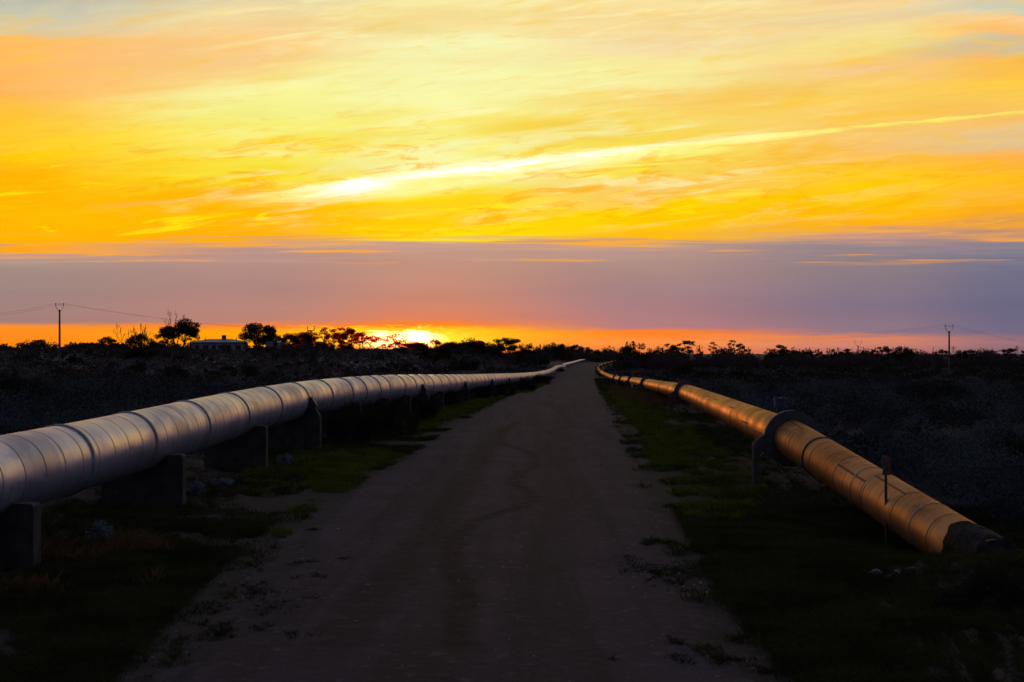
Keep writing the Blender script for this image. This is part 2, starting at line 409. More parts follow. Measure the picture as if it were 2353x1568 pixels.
def make_world():
    w = bpy.data.worlds.new('World'); scene.world = w; w.use_nodes = True
    t = NT(w.node_tree); t.n.clear()
    out = t.new('ShaderNodeOutputWorld')
    d = t.new('ShaderNodeTexCoord').outputs['Generated']
    x, y, z = t.sep(d)
    az = t.m('ARCTAN2', x, y)
    el = t.m('ARCSINE', z)
    A = t.m('MULTIPLY', az, FP)                 # bearing and elevation in survey units
    sec = t.m('COSINE', t.m('MINIMUM', t.m('ABSOLUTE', az), .5))
    E = t.m('MULTIPLY', t.m('DIVIDE', el, sec), FP)     # height on the flat cloud curtain ahead
    azp = lambda px: math.atan((px - CX) / FP) * FP
    elp = lambda py: math.atan((HY - py) / FP) * FP
    # --- streak coordinates: cirrus rises gently to the right
    Es = t.m('SUBTRACT', E, t.m('MULTIPLY', A, .105))
    def streak(sx, sy, detail=5, rough=.55, seed=0.0, dist=0.0, sheared=True):
        return t.noise(t.xyz(t.m('DIVIDE', A, sx), t.m('DIVIDE', Es if sheared else E, sy), seed), 1.0, detail, rough, dist)
    hi = t.ss(E, elp(545), elp(470))            # cirrus zone
    # warp of the elevation at which the colour layers are read
    w1 = t.m('MULTIPLY', t.m('SUBTRACT', streak(620, 110, 5, .55, 1.3, .8), .5), t.m('MULTIPLY', hi, 172))
    w2 = t.m('MULTIPLY', t.m('SUBTRACT', streak(380, 13, 5, .55, 7.1, 0, False), .5),
             t.m('MULTIPLY', t.m('MULTIPLY', t.ss(E, elp(625), elp(580)), t.ss(E, elp(480), elp(525))), 62))
    w3 = t.m('MULTIPLY', t.m('SUBTRACT', streak(160, 16, 5, .6, 4.4, .3, False), .5), t.ss(E, elp(715), elp(750), 0, 26))
    w4 = t.m('MULTIPLY', t.m('SUBTRACT', streak(1500, 400, 2, .5, 2.2, 0, False), .5), 14)
    Ew = t.m('ADD', t.m('ADD', E, w1), t.m('ADD', w2, t.m('ADD', w3, w4)))
    E16 = math.radians(16) * FP; E90 = math.radians(90) * FP
    low = t.m('MULTIPLY', t.m('DIVIDE', Ew, E16), .8)
    high = t.m('ADD', .8, t.m('MULTIPLY', t.m('DIVIDE', t.m('SUBTRACT', Ew, E16), E90 - E16), .2))
    T = t.m('MINIMUM', t.m('MAXIMUM', low, 0.0), .8)
    T = t.m('ADD', T, t.m('MAXIMUM', t.m('SUBTRACT', high, .8), 0.0), clamp=True)
    def pos(py): return elp(py) / E16 * .8
    def epos(deg): return .8 + .2 * (deg - 16) / 74
    def ramp(stops, ups):
        r = t.new('ShaderNodeValToRGB'); cr = r.color_ramp; cr.interpolation = 'LINEAR'
        S = sorted([(pos(p), c) for p, c in stops] + [(epos(e), c) for e, c in ups])
        cr.elements[0].position = S[0][0]; cr.elements[0].color = (*lin(S[0][1]), 1)
        cr.elements[1].position = S[-1][0]; cr.elements[1].color = (*lin(S[-1][1]), 1)
        for p, c in S[1:-1]:
            e = cr.elements.new(p); e.color = (*lin(c), 1)
        t.put(r.inputs[0], T)
        return r.outputs[0]
    UPF = [(18, (148, 148, 154)), (25, (108, 118, 146)), (45, (106, 120, 156)), (90, (102, 117, 156))]
    cols = [
      (azp(CX) - math.radians(75) * FP, ramp([(0, (98, 92, 96)), (300, (150, 108, 70)), (560, (150, 98, 58)), (812, (120, 70, 48))],
            [(25, (100, 110, 140)), (90, (102, 117, 156))])),
      (azp(0), ramp([(0, (200, 200, 178)), (40, (212, 202, 172)), (72, (224, 200, 155)), (92, (255, 190, 100)), (150, (255, 186, 98)),
            (205, (255, 180, 85)), (270, (255, 197, 45)), (335, (255, 208, 0)), (400, (255, 180, 0)), (480, (255, 188, 0)), (545, (255, 180, 0)),
            (582, (255, 165, 20)), (596, (178, 150, 140)), (620, (162, 139, 131)), (680, (160, 131, 128)), (738, (162, 126, 120)),
            (750, (255, 146, 40)), (790, (255, 136, 18)), (812, (225, 110, 20))], UPF)),
      (azp(600), ramp([(0, (225, 210, 165)), (40, (245, 215, 155)), (90, (250, 206, 140)), (130, (246, 202, 132)), (180, (248, 212, 112)),
            (225, (247, 244, 150)), (280, (246, 240, 112)), (330, (252, 216, 22)), (370, (247, 232, 85)), (418, (250, 225, 35)), (452, (255, 182, 0)),
            (490, (255, 186, 0)), (548, (255, 176, 0)), (568, (192, 151, 140)), (600, (180, 141, 131)), (650, (172, 133, 126)), (738, (186, 131, 118)),
            (749, (255, 132, 40)), (762, (255, 165, 8)), (812, (255, 140, 0))], UPF)),
      (azp(1000), ramp([(0, (246, 238, 168)), (55, (246, 226, 152)), (100, (248, 245, 182)), (170, (249, 249, 178)), (230, (247, 246, 162)),
            (288, (246, 230, 110)), (330, (247, 243, 132)), (380, (249, 248, 175)), (430, (250, 238, 60)), (470, (255, 216, 0)), (510, (255, 205, 0)),
            (547, (255, 228, 8)), (562, (202, 156, 140)), (600, (190, 146, 127)), (680, (200, 136, 116)), (732, (218, 132, 98)), (746, (255, 135, 25)),
            (770, (255, 190, 15)), (812, (255, 120, 0))], UPF)),
      (azp(1500), ramp([(0, (248, 226, 160)), (50, (246, 216, 150)), (100, (246, 219, 165)), (140, (247, 231, 150)), (190, (247, 236, 150)),
            (225, (249, 204, 95)), (262, (247, 221, 110)), (310, (248, 216, 82)), (350, (248, 224, 82)), (402, (250, 201, 95)), (440, (252, 200, 88)),
            (470, (255, 208, 0)), (520, (255, 200, 0)), (550, (255, 184, 20)), (566, (190, 151, 136)), (600, (174, 141, 133)), (680, (161, 126, 130)),
            (752, (178, 123, 126)), (761, (255, 128, 28)), (790, (252, 145, 70)), (812, (240, 125, 60))], UPF)),
      (azp(2000), ramp([(0, (250, 215, 152)), (40, (234, 208, 160)), (70, (247, 225, 142)), (110, (247, 224, 132)), (160, (246, 197, 132)),
            (190, (250, 201, 112)), (230, (250, 206, 82)), (270, (250, 200, 100)), (320, (250, 195, 110)), (370, (253, 191, 70)), (410, (255, 205, 0)),
            (470, (255, 200, 0)), (520, (255, 175, 10)), (545, (202, 150, 130)), (566, (146, 131, 138)), (620, (139, 123, 131)), (700, (129, 113, 132)),
            (764, (143, 117, 130)), (773, (226, 132, 90)), (790, (205, 130, 112)), (812, (180, 110, 105))], UPF)),
      (azp(2353), ramp([(0, (205, 205, 186)), (33, (178, 205, 194)), (48, (252, 205, 142)), (80, (255, 187, 102)), (105, (208, 190, 160)), (130, (222, 190, 142)),
            (155, (255, 187, 82)), (200, (250, 205, 72)), (250, (250, 190, 100)), (280, (246, 200, 130)), (315, (228, 195, 142)), (345, (230, 190, 138)),
            (370, (255, 176, 70)), (410, (255, 190, 22)), (450, (255, 182, 48)), (500, (255, 170, 20)), (535, (215, 150, 90)), (562, (140, 130, 140)),
            (600, (116, 115, 136)), (700, (106, 103, 132)), (762, (114, 105, 130)), (785, (158, 114, 120)), (812, (132, 100, 112))], UPF)),
      (math.radians(44) * FP, ramp([(0, (104, 108, 126)), (300, (112, 106, 114)), (500, (108, 98, 108)), (620, (82, 82, 102)), (812, (80, 76, 96))],
            [(25, (104, 116, 148)), (90, (102, 117, 156))])),
      (math.radians(120) * FP, ramp([(0, (88, 100, 136)), (400, (88, 94, 126)), (812, (70, 76, 106))], [(25, (92, 106, 142)), (90, (102, 117, 156))])),
    ]
    c = cols[0][1]
    for (a0, _), (a1, r1) in zip(cols[:-1], cols[1:]):
        c = t.mix(t.ss(A, a0, a1), c, r1)
    # beyond the left the glow dies away too
    back = ramp([(0, (82, 90, 120)), (400, (84, 84, 104)), (812, (66, 66, 86))], [(25, (88, 100, 134)), (90, (102, 117, 156))])
    c = t.mix(t.ss(A, math.radians(-80) * FP, math.radians(-130) * FP), c, back)
    # --- cirrus texture
    front = t.m('MULTIPLY', hi, t.m('MULTIPLY', t.ss(A, azp(-1500), azp(0)), t.ss(A, azp(4200), azp(2500))))
    front = t.m('MULTIPLY', front, t.ss(E, math.radians(30) * FP, math.radians(16) * FP))
    mid = t.m('MULTIPLY', front, t.m('MULTIPLY', t.ss(A, azp(150), azp(800)), t.ss(A, azp(2300), azp(1300))))
    f1 = streak(330, 26, 6, .62, 11.0, .7)
    f2 = streak(300, 34, 5, .6, 23.0, .8)
    f3 = streak(700, 60, 5, .6, 31.0, .5)
    f5 = streak(150, 24, 6, .62, 81.0, 1.2); f6 = streak(230, 30, 6, .62, 93.0, 1.4)
    f4 = streak(110, 14, 4, .55, 47.0, .6)
    c = t.mix(t.m('MULTIPLY', t.m('MULTIPLY', t.ss(f1, .50, .70), t.m('MULTIPLY', front, t.m('SUBTRACT', 1.0, t.m('MULTIPLY', mid, .6)))), .45), c, lin((255, 194, 12)))
    c = t.mix(t.m('MULTIPLY', t.m('MULTIPLY', t.ss(f2, .48, .68), mid), .65), c, lin((250, 248, 185)))
    c = t.mix(t.m('MULTIPLY', t.m('MULTIPLY', t.ss(f3, .54, .72), front), .16), c, lin((250, 205, 140)))
    c = t.mix(1.0, c, t.xyz(*[t.m('ADD', 1.0, t.m('MULTIPLY', t.m('MULTIPLY', t.m('SUBTRACT', f4, .5), front), k)) for k in (.06, .16, .35)]), 'MULTIPLY')
    def lens(px, py, sx, sy, col, k, slope=.08):
        a = t.m('DIVIDE', t.m('SUBTRACT', A, azp(px)), sx)
        dy = t.m('SUBTRACT', t.m('SUBTRACT', E, elp(py)), t.m('MULTIPLY', t.m('SUBTRACT', A, azp(px)), slope))
        b = t.m('DIVIDE', t.m('ADD', dy, t.m('MULTIPLY', t.m('SUBTRACT', f3, .5), sy * 2.2)), sy)
        gg = t.m('EXPONENT', t.m('MULTIPLY', t.m('ADD', t.m('MULTIPLY', a, a), t.m('MULTIPLY', b, b)), -1.0))
        gg = t.m('MULTIPLY', gg, t.ss(f2, .28, .60, .45, 1.0))
        return t.m('MULTIPLY', gg, k), lin(col)
    for args in [(1190, 292, 130, 17, (248, 205, 45), .8), (1690, 218, 190, 24, (250, 198, 85), .8), (1000, 36, 230, 26, (245, 215, 135), .7),
                 (330, 150, 260, 40, (253, 192, 128), .6), (1250, 130, 330, 20, (246, 218, 165), .55), (1850, 75, 330, 26, (246, 216, 165), .5), (820, 180, 420, 60, (248, 247, 170), .6),
                 (1060, 215, 420, 45, (249, 248, 172), .6), (620, 300, 300, 22, (250, 242, 105), .5), (400, 385, 190, 26, (252, 215, 10), .5), (1100, 455, 110, 22, (255, 200, 0), .7), (1250, 520, 170, 26, (255, 232, 10), .6),
                 (2250, 112, 160, 16, (205, 190, 162), .7), (300, 470, 60, 6, (255, 172, 60), .6), (1700, 446, 60, 5, (253, 245, 60), .7), (2250, 310, 190, 28, (226, 195, 145), .5)]:
        gg, cc = lens(*args)
        c = t.mix(gg, c, cc)
    # --- the long bright vapour streak
    X0 = t.m('ADD', A, CX)
    q = t.m('SUBTRACT', X0, 540.0)
    line = t.m('ADD', t.m('SUBTRACT', HY - 466.0, t.m('MULTIPLY', q, -.135)), t.m('MULTIPLY', t.m('MULTIPLY', q, q), -1.1e-5))
    wob = t.m('MULTIPLY', t.m('SUBTRACT', streak(150, 16, 6, .65, 51.0, .6), .5), 24)
    s = t.m('SUBTRACT', t.m('ADD', E, wob), line)
    wid = t.m('ADD', 5.0, t.m('MULTIPLY', t.ss(X0, 2000, 1000, 0, 24), t.ss(X0, 500, 880, .45, 1)))
    up = t.ss(s, t.m('MULTIPLY', wid, .25), t.m('MULTIPLY', wid, .95), 1, 0)
    dn = t.ss(s, t.m('MULTIPLY', wid, -1.5), t.m('MULTIPLY', wid, -.1), 0, 1)
    st = t.m('MULTIPLY', t.m('MULTIPLY', up, dn), t.ss(X0, 500, 720))
    st = t.m('MULTIPLY', st, t.ss(f5, .30, .55, .35, 1.0))
    st = t.m('MULTIPLY', st, t.ss(X0, 2900, 1900, .25, 1))
    stc = t.mix(t.ss(X0, 1150, 2000), (1.25, 1.22, 1.0), lin((252, 240, 110)))
    stc = t.mix(t.ss(X0, 620, 840), lin((252, 247, 140)), stc)
    c = t.mix(st, c, stc)
    dn2 = t.m('MULTIPLY', t.ss(s, -75, -10, 0, .9), t.m('MULTIPLY', t.ss(s, 4, -6), t.ss(f2, .40, .62)))
    c = t.mix(t.m('MULTIPLY', dn2, t.m('MULTIPLY', t.ss(X0, 700, 1000), t.ss(X0, 2100, 1500))), c, lin((252, 245, 120)))
    # --- broken saturated cloud between the streak and the bank
    lowz = t.m('MULTIPLY', t.m('MULTIPLY', t.ss(E, elp(555), elp(530)), t.ss(E, elp(230), elp(410))), t.m('MULTIPLY', t.ss(A, azp(-1200), azp(-200)), t.ss(A, azp(3400), azp(2500))))
    c = t.mix(t.m('MULTIPLY', t.m('MULTIPLY', t.ss(f5, .50, .66), t.m('MULTIPLY', lowz, t.m('SUBTRACT', 1.0, st))), .75), c, lin((255, 178, 0)))
    c = t.mix(t.m('MULTIPLY', t.m('MULTIPLY', t.ss(f6, .55, .72), lowz), t.ss(A, azp(2300), azp(1300), .2, .8)), c, lin((255, 240, 20)))
    upz = t.m('MULTIPLY', front, t.ss(E, elp(400), elp(330)))
    c = t.mix(t.m('MULTIPLY', t.m('MULTIPLY', t.ss(f5, .52, .70), upz), .4), c, lin((250, 205, 70)))
    # --- mauve and orange slivers along the top of the stratus bank
    zone = t.m('MULTIPLY', t.ss(E, elp(614), elp(592)), t.ss(E, elp(532), elp(560)))
    sl = t.noise(t.xyz(t.m('DIVIDE', A, 420), t.m('DIVIDE', t.m('SUBTRACT', E, t.m('MULTIPLY', A, .012)), 11), 3.7), 1.0, 4, .5)
    sl2 = t.noise(t.xyz(t.m('DIVIDE', A, 330), t.m('DIVIDE', E, 9.0), 15.7), 1.0, 4, .5)
    frame = t.m('MULTIPLY', t.ss(A, azp(-2500), azp(-400)), t.ss(A, azp(3600), azp(2600)))
    c = t.mix(t.m('MULTIPLY', t.m('MULTIPLY', t.ss(sl, .55, .64), zone), t.m('MULTIPLY', frame, .85)), c, t.mix(t.ss(A, azp(1700), azp(2300)), lin((255, 172, 30)), lin((255, 165, 60))))
    c = t.mix(t.m('MULTIPLY', t.m('MULTIPLY', t.ss(sl2, .55, .64), zone), t.m('MULTIPLY', frame, .8)), c, t.mix(t.ss(A, azp(900), azp(2200)), lin((190, 152, 142)), lin((150, 132, 142))))
    # --- soft mottling of the bank itself
    bank = t.m('MULTIPLY', t.ss(E, elp(600), elp(640)), t.ss(E, elp(740), elp(700)))
    mot = t.m('SUBTRACT', streak(420, 40, 4, .55, 61.0, 0, False), .5)
    c = t.mix(1.0, c, t.xyz(*[t.m('ADD', 1.0, t.m('MULTIPLY', mot, .16))] * 3), 'MULTIPLY')
    # --- grey pink patches of cloud overhead, seen only as reflections
    ov = t.m('MULTIPLY', t.ss(t.noise(d, 3.2, 5, .6, .5), .45, .62), t.ss(E, math.radians(16) * FP, math.radians(30) * FP))
    c = t.mix(t.m('MULTIPLY', ov, .75), c, lin((150, 120, 116)))
    # --- glow where the sun stands behind the horizon cloud
    ax = t.m('DIVIDE', t.m('SUBTRACT', A, azp(915)), 1.0); ay = t.m('SUBTRACT', E, elp(781))
    wx = t.m('MULTIPLY', t.m('SUBTRACT', streak(48, 10, 5, .65, 71.0, .8, False), .5), 58)
    ay2 = t.m('ADD', ay, wx)
    def gauss(sx, sy, yy=ay):
        a = t.m('DIVIDE', ax, sx); b = t.m('DIVIDE', yy, sy)
        return t.m('EXPONENT', t.m('MULTIPLY', t.m('ADD', t.m('MULTIPLY', a, a), t.m('MULTIPLY', b, b)), -1.0))
    topcut = t.ss(t.m('ADD', E, t.m('MULTIPLY', wx, .45)), elp(746), elp(754))
    halo = gauss(250, 46)
    c = t.mix(t.m('MULTIPLY', halo, .5), c, lin((255, 118, 40)))
    c = t.mix(t.m('MULTIPLY', gauss(225, 32, ay2), topcut), c, lin((255, 182, 0)))
    c = t.mix(t.m('MULTIPLY', t.m('MULTIPLY', gauss(185, 25, ay2), topcut), 1.0, clamp=True), c, (1.5, 1.02, .05))
    core = t.m('MULTIPLY', gauss(108, 22, ay2), topcut)
    c = t.mix(t.ss(core, .25, .8), c, (4.5, 3.3, 1.1))
    c = t.mix(t.m('MULTIPLY', t.m('MULTIPLY', gauss(230, 60), t.ss(E, elp(782), elp(806))), .9), c, lin((255, 70, 0)))
    b1 = t.new('ShaderNodeBackground'); t.put(b1.inputs[0], c); b1.inputs[1].default_value = 1.0
    sky = t.new('ShaderNodeTexSky', sky_type='NISHITA'); sky.sun_disc = False
    sky.sun_elevation = SUN_EL; sky.sun_rotation = SUN_AZ; sky.dust_density = 2.0
    b2 = t.new('ShaderNodeBackground'); t.put(b2.inputs[0], t.mix(t.ss(E, math.radians(16) * FP, math.radians(45) * FP, .03, .7), (0, 0, 0), sky.outputs[0])); b2.inputs[1].default_value = .05
    ad = t.new('ShaderNodeAddShader'); t.l.new(b1.outputs[0], ad.inputs[0]); t.l.new(b2.outputs[0], ad.inputs[1])
    t.l.new(ad.outputs[0], out.inputs[0])
    w.cycles.sampling_method = 'MANUAL'; w.cycles.sample_map_resolution = 1024

def make_sun_camera():
    L = bpy.data.lights.new('sun', 'SUN'); L.energy = .22; L.color = (1, .42, .14); L.angle = math.radians(6)
    o = bpy.data.objects.new('sun', L); COL.objects.link(o)
    d = Vector((math.sin(SUN_AZ) * math.cos(SUN_EL), math.cos(SUN_AZ) * math.cos(SUN_EL), math.sin(SUN_EL)))
    o.rotation_euler = d.to_track_quat('Z', 'Y').to_euler()
    o.location = (-20, 60, 40)
    c = bpy.data.cameras.new('camera'); c.lens = 50; c.sensor_width = 36
    c.shift_y = (HY - 784.0) / 2353.0
    c.clip_start = .1; c.clip_end = 20000
    c.dof.use_dof = True; c.dof.focus_distance = 48; c.dof.aperture_fstop = 4.0
    co = bpy.data.objects.new('camera', c); COL.objects.link(co)
    co.location = (0, 0, CAMZ); co.rotation_euler = (PI / 2, 0, 0)
    scene.camera = co
    scene.view_settings.view_transform = 'Standard'; scene.view_settings.look = 'None'
    scene.view_settings.exposure = 0; scene.view_settings.gamma = 1
    cy = scene.cycles
    cy.use_denoising = True
    cy.max_bounces = 6; cy.diffuse_bounces = 2; cy.glossy_bounces = 3; cy.transmission_bounces = 2; cy.transparent_max_bounces = 12
    cy.caustics_reflective = False; cy.caustics_refractive = False
    cy.sample_clamp_indirect = 4
    cy.use_adaptive_sampling = True; cy.adaptive_threshold = .02; cy.adaptive_min_samples = 16

# ------------------------------------------------------------------ ground and track
ROAD_L = [(-300, 1568 + 900), (280, 1568), (400, 1440), (520, 1320), (610, 1235), (700, 1160), (800, 1105), (910, 1050), (985, 1003), (1060, 962), (1140, 920), (1205, 896), (1268, 868), (1308, 850), (1342, 837), (1384, 828.5)]
ROAD_R = [(2700, 1568 + 900), (1800, 1568), (1690, 1440), (1610, 1320), (1570, 1235), (1535, 1160), (1508, 1105), (1478, 1050), (1452, 1003), (1425, 962), (1398, 920), (1384, 896), (1369, 868), (1370, 850), (1382, 837), (1408, 828.5)]

def road_edges():
    L = [on_ground(*p) for p in ROAD_L]; R = [on_ground(*p) for p in ROAD_R]
    ys = np.concatenate([[-15.], np.geomspace(3, 620, 420)])
    xl = np.interp(ys, [p.y for p in L], [p.x for p in L]); xr = np.interp(ys, [p.y for p in R], [p.x for p in R])
    return ys, xl, xr
RY = RXL = RXR = None

def make_ground():
    global RY, RXL, RXR
    RY, RXL, RXR = road_edges()
    k = np.ones(9) / 9
    RXL = np.convolve(np.pad(RXL, 4, mode='edge'), k, mode='valid'); RXR = np.convolve(np.pad(RXR, 4, mode='edge'), k, mode='valid')
    ang = np.concatenate([np.radians(np.linspace(-36, 36, 181)), np.radians(np.linspace(40, 320, 71))])
    rad = np.concatenate([[0.0], np.geomspace(1.2, 9000, 210)])
    rng = np.random.default_rng(2)
    A, R = np.meshgrid(ang, rad)
    X = R * np.sin(A); Y = R * np.cos(A)
    Z = ground_z(X, Y)
    xl = np.interp(Y, RY, RXL); xr = np.interp(Y, RY, RXR)
    off = np.maximum(np.maximum(xl - X, X - xr), 0)
    nz = (np.sin(X * 1.9 + 1.3 * np.sin(Y * .7)) * np.sin(Y * 1.3 + .8 * np.sin(X * .9)) * .5 + np.sin(X * .43 + 2) * np.sin(Y * .31 + 1) + .6 * rng.normal(size=X.shape) * (R < 60))
    ins = np.minimum(X - xl, xr - X)
    Z = Z + nz * .045 * sst(.1, 2.0, off) * (R < 400) - .05 * sst(.05, .7, ins)
    n = len(ang); m = len(rad)
    vs = np.stack([X, Y, Z], -1).reshape(-1, 3)
    I = np.arange(n); J = np.arange(m - 1)
    ii, jj = np.meshgrid(I, J)
    i2 = (ii + 1) % n
    F = np.stack([jj * n + ii, jj * n + i2, (jj + 1) * n + i2, (jj + 1) * n + ii], -1).reshape(-1, 4)
    me = bpy.data.meshes.new('ground')
    me.from_pydata(vs.tolist(), [], F[:, ::-1].tolist())
    me.polygons.foreach_set('use_smooth', [True] * len(me.polygons))
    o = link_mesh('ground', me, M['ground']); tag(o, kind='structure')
    # track
    UC = [0, .015, .03, .05, .08, .13, .2, .3, .4, .5, .6, .7, .8, .87, .92, .95, .97, .985, 1]
    nc = len(UC)
    vs = []; fs = []; ev = []
    for k, yy in enumerate(RY):
        jl = .16 * math.sin(yy * 2.1) + .12 * math.sin(yy * 5.3 + 1) + .10 * rng.normal()
        jr = .16 * math.sin(yy * 1.7 + 2) + .12 * math.sin(yy * 4.7) + .10 * rng.normal()
        if yy > 120: jl *= .8; jr *= .8
        for c in range(nc):
            u = UC[c]
            xx = (RXL[k] + jl) * (1 - u) + (RXR[k] + jr) * u
            wd = RXR[k] - RXL[k]; e = min(u, 1 - u) * wd
            zz = g(xx, yy) - .03 + .042 * min(1, e / .55) + .02 * math.sin(PI * u) * min(1, e)
            vs.append((xx, yy, zz)); ev.append(e)
    for k in range(len(RY) - 1):
        for c in range(nc - 1):
            a = k * nc + c
            fs.append((a, a + 1, a + nc + 1, a + nc))
    me = bpy.data.meshes.new('road'); me.from_pydata(vs, [], fs)
    me.polygons.foreach_set('use_smooth', [True] * len(fs))
    at_ = me.attributes.new('edge', 'FLOAT', 'POINT'); at_.data.foreach_set('value', ev)
    o = link_mesh('road', me, M['road']); tag(o, kind='structure')

# ------------------------------------------------------------------ pipelines
class Path:
    """smoothed centre line, parameterised by length"""
    def __init__(s, pts, sigma=9.0, end_tail=None, w0=(25, 80)):
        P = np.array(pts, float)
        P = P[np.argsort(P[:, 1])]
        yy = np.arange(P[0, 1], P[-1, 1] + .5, .5)
        xx = np.interp(yy, P[:, 1], P[:, 0]); zz = np.interp(yy, P[:, 1], P[:, 2])
        def sm(v, sg):
            n = int(sg * 6); k = np.exp(-.5 * (np.arange(-n, n + 1) / (sg * 2)) ** 2); k /= k.sum()
            a = 2 * v[0] - v[1:n + 1][::-1]; b = 2 * v[-1] - v[-n - 1:-1][::-1]
            return np.convolve(np.concatenate([a, v, b]), k, mode='valid')
        w = sst(w0[0], w0[1], yy)
        xs = sm(xx, sigma); zs = sm(zz, sigma)
        xx = xx * (1 - w) + xs * w; zz = zz * (1 - w) + zs * w
        Q = np.stack([xx, yy, zz], -1)
        if end_tail is not None: Q = np.concatenate([Q, np.array(end_tail, float)])
        d = np.concatenate([[0], np.cumsum(np.linalg.norm(np.diff(Q, axis=0), axis=1))])
        s.L = d[-1]; s.d = d; s.Q = Q
    def p(s, u):
        return Vector([float(np.interp(u, s.d, s.Q[:, k])) for k in range(3)])
    def frame(s, u):
        t = (s.p(min(u + .6, s.L)) - s.p(max(u - .6, 0))).normalized()
        side = t.cross(Vector((0, 0, 1))).normalized()
        return t, side, side.cross(t)
    def u_at_y(s, y):
        return float(np.interp(y, s.Q[:, 1], s.d))
    def u_at_px(s, px, lateral=0.0):
        best = None
        for u in np.arange(0, s.L, .25):
            q = s.p(u); t, sd, up = s.frame(u); q = q + sd * lateral
            if q.y < 3: continue
            e = abs(CX + FP * q.x / q.y - px)
            if best is None or e < best[0]: best = (e, u)
        return best[1]

def barrel(path, us, r, n=40):
    mb = MB(); vs = []; fs = []; uv = []
    for u in us:
        q = path.p(u); t, sd, up = path.frame(u)
        for k in range(n):
            th = 2 * PI * k / n
            vs.append(q + (sd * math.cos(th) + up * math.sin(th)) * r)
    for i in range(len(us) - 1):
        for k in range(n):
            k2 = (k + 1) % n
            fs.append((i * n + k, i * n + k2, (i + 1) * n + k2, (i + 1) * n + k))
            a, b = us[i], us[i + 1]; v0, v1 = 2 * PI * r * k / n, 2 * PI * r * (k + 1) / n
            uv.append([(a, v0), (a, v1), (b, v1), (b, v0)])
    mb.add(vs, fs, True, uv)
    for i0 in (0, len(us) - 1):
        c = [vs[i0 * n + k] for k in range(n)]
        mb.add(c if i0 else c[::-1], [tuple(range(n))])
    return mb

def revolve_ring(prof, n=48):
    """prof: closed list of (axial, radius) -> ring about local Y"""
    mb = MB(); vs = []; fs = []; m = len(prof)
    for k in range(n):
        th = 2 * PI * k / n
        for a, r in prof: vs.append((r * math.cos(th), a, r * math.sin(th)))
    for k in range(n):
        k2 = (k + 1) % n
        for j in range(m):
            j2 = (j + 1) % m
            fs.append((k * m + j, k * m + j2, k2 * m + j2, k2 * m + j))
    mb.add(vs, fs, True)
    return mb

def frame_matrix(path, u):
    t, sd, up = path.frame(u); q = path.p(u)
    return Matrix(((sd.x, t.x, up.x, q.x), (sd.y, t.y, up.y, q.y), (sd.z, t.z, up.z, q.z), (0, 0, 0, 1)))

def place(o, mat4, parent=None):
    if parent is None: o.matrix_world = mat4
    else:
        o.parent = parent
        o.matrix_basis = Matrix.Translation(-parent.location) @ mat4

def make_left_pipe():
    S = [(205, 300, 20), (497, 235, 23.2), (717, 192, 26.9), (895, 156, 30.8), (1038, 133, 35), (1157, 116, 39), (1252, 104, 43),
         (1339, 97, 44), (1401, 92, 46), (1460, 88.5, 48.5), (1519, 87, 51.5), (1608, 85, 56), (1675, 85, 61), (1719, 85, 66), (1755, 85, 71), (1820, 85, 82), (1900, 83.5, 98), (1980, 81.5, 122),
         (2045, 80, 147), (2090, 78.5, 168), (2140, 74.5, 198), (2180, 68, 234), (2205, 60, 276), (2222, 50, 325), (2238, 46, 362)]
    P = []
    for fx, fy, Y in S:
        P.append(((fx - 2048) / 5689 * Y + .08, Y, CAMZ - fy / 5689 * Y - .5))
    x0, y0 = P[0][0], P[0][1]
    P = [(x0 - .02 * (y0 - yy), yy, 1.04) for yy in (3, 9, 15)] + P
    e = P[-1]
    tail = [(e[0] + .25, e[1] + 2, e[2] - .1), (e[0] + .45, e[1] + 3.6, e[2] - .6), (e[0] + .5, e[1] + 4.2, e[2] - 1.6), (e[0] + .5, e[1] + 4.3, e[2] - 2.6)]
    path = Path(P, 4.0, end_tail=tail, w0=(2, 12))
    root = thing('pipeline', 'large silver steel pipeline on concrete saddles along the left side of the track', 'pipeline', (*path.p(0)[:2], g(*path.p(0)[:2])))
    us = list(np.arange(0, path.L - 6, 1.0)) + list(np.linspace(path.L - 6, path.L, 14))
    b = barrel(path, us, .5, 48).build('pipe_barrel', M['pipe_silver']); b.parent = root; b.location = -root.location
    # raised collars at the joints: a lip with a shadow groove
    me = revolve_ring([(-.055, .498), (-.040, .522), (.026, .522), (.034, .506), (.040, .498)]).mesh('joint_collar')
    me.materials.append(M['collar'])
    js = [path.u_at_px(f / 1.7407, -.08) for f in (205, 497, 717, 895, 1038, 1157, 1252, 1339, 1401, 1460, 1500, 1562, 1608, 1645, 1682, 1719, 1755)]
    js = [js[0] - 8.2, js[0] - 4.1] + js
    u = js[-1] + 4.2
    while u < path.L - 8:
        js.append(u); u += 4.2
    for u in js[:100]:
        o = bpy.data.objects.new('joint_collar', me); COL.objects.link(o)
        place(o, frame_matrix(path, u), root)
    return path

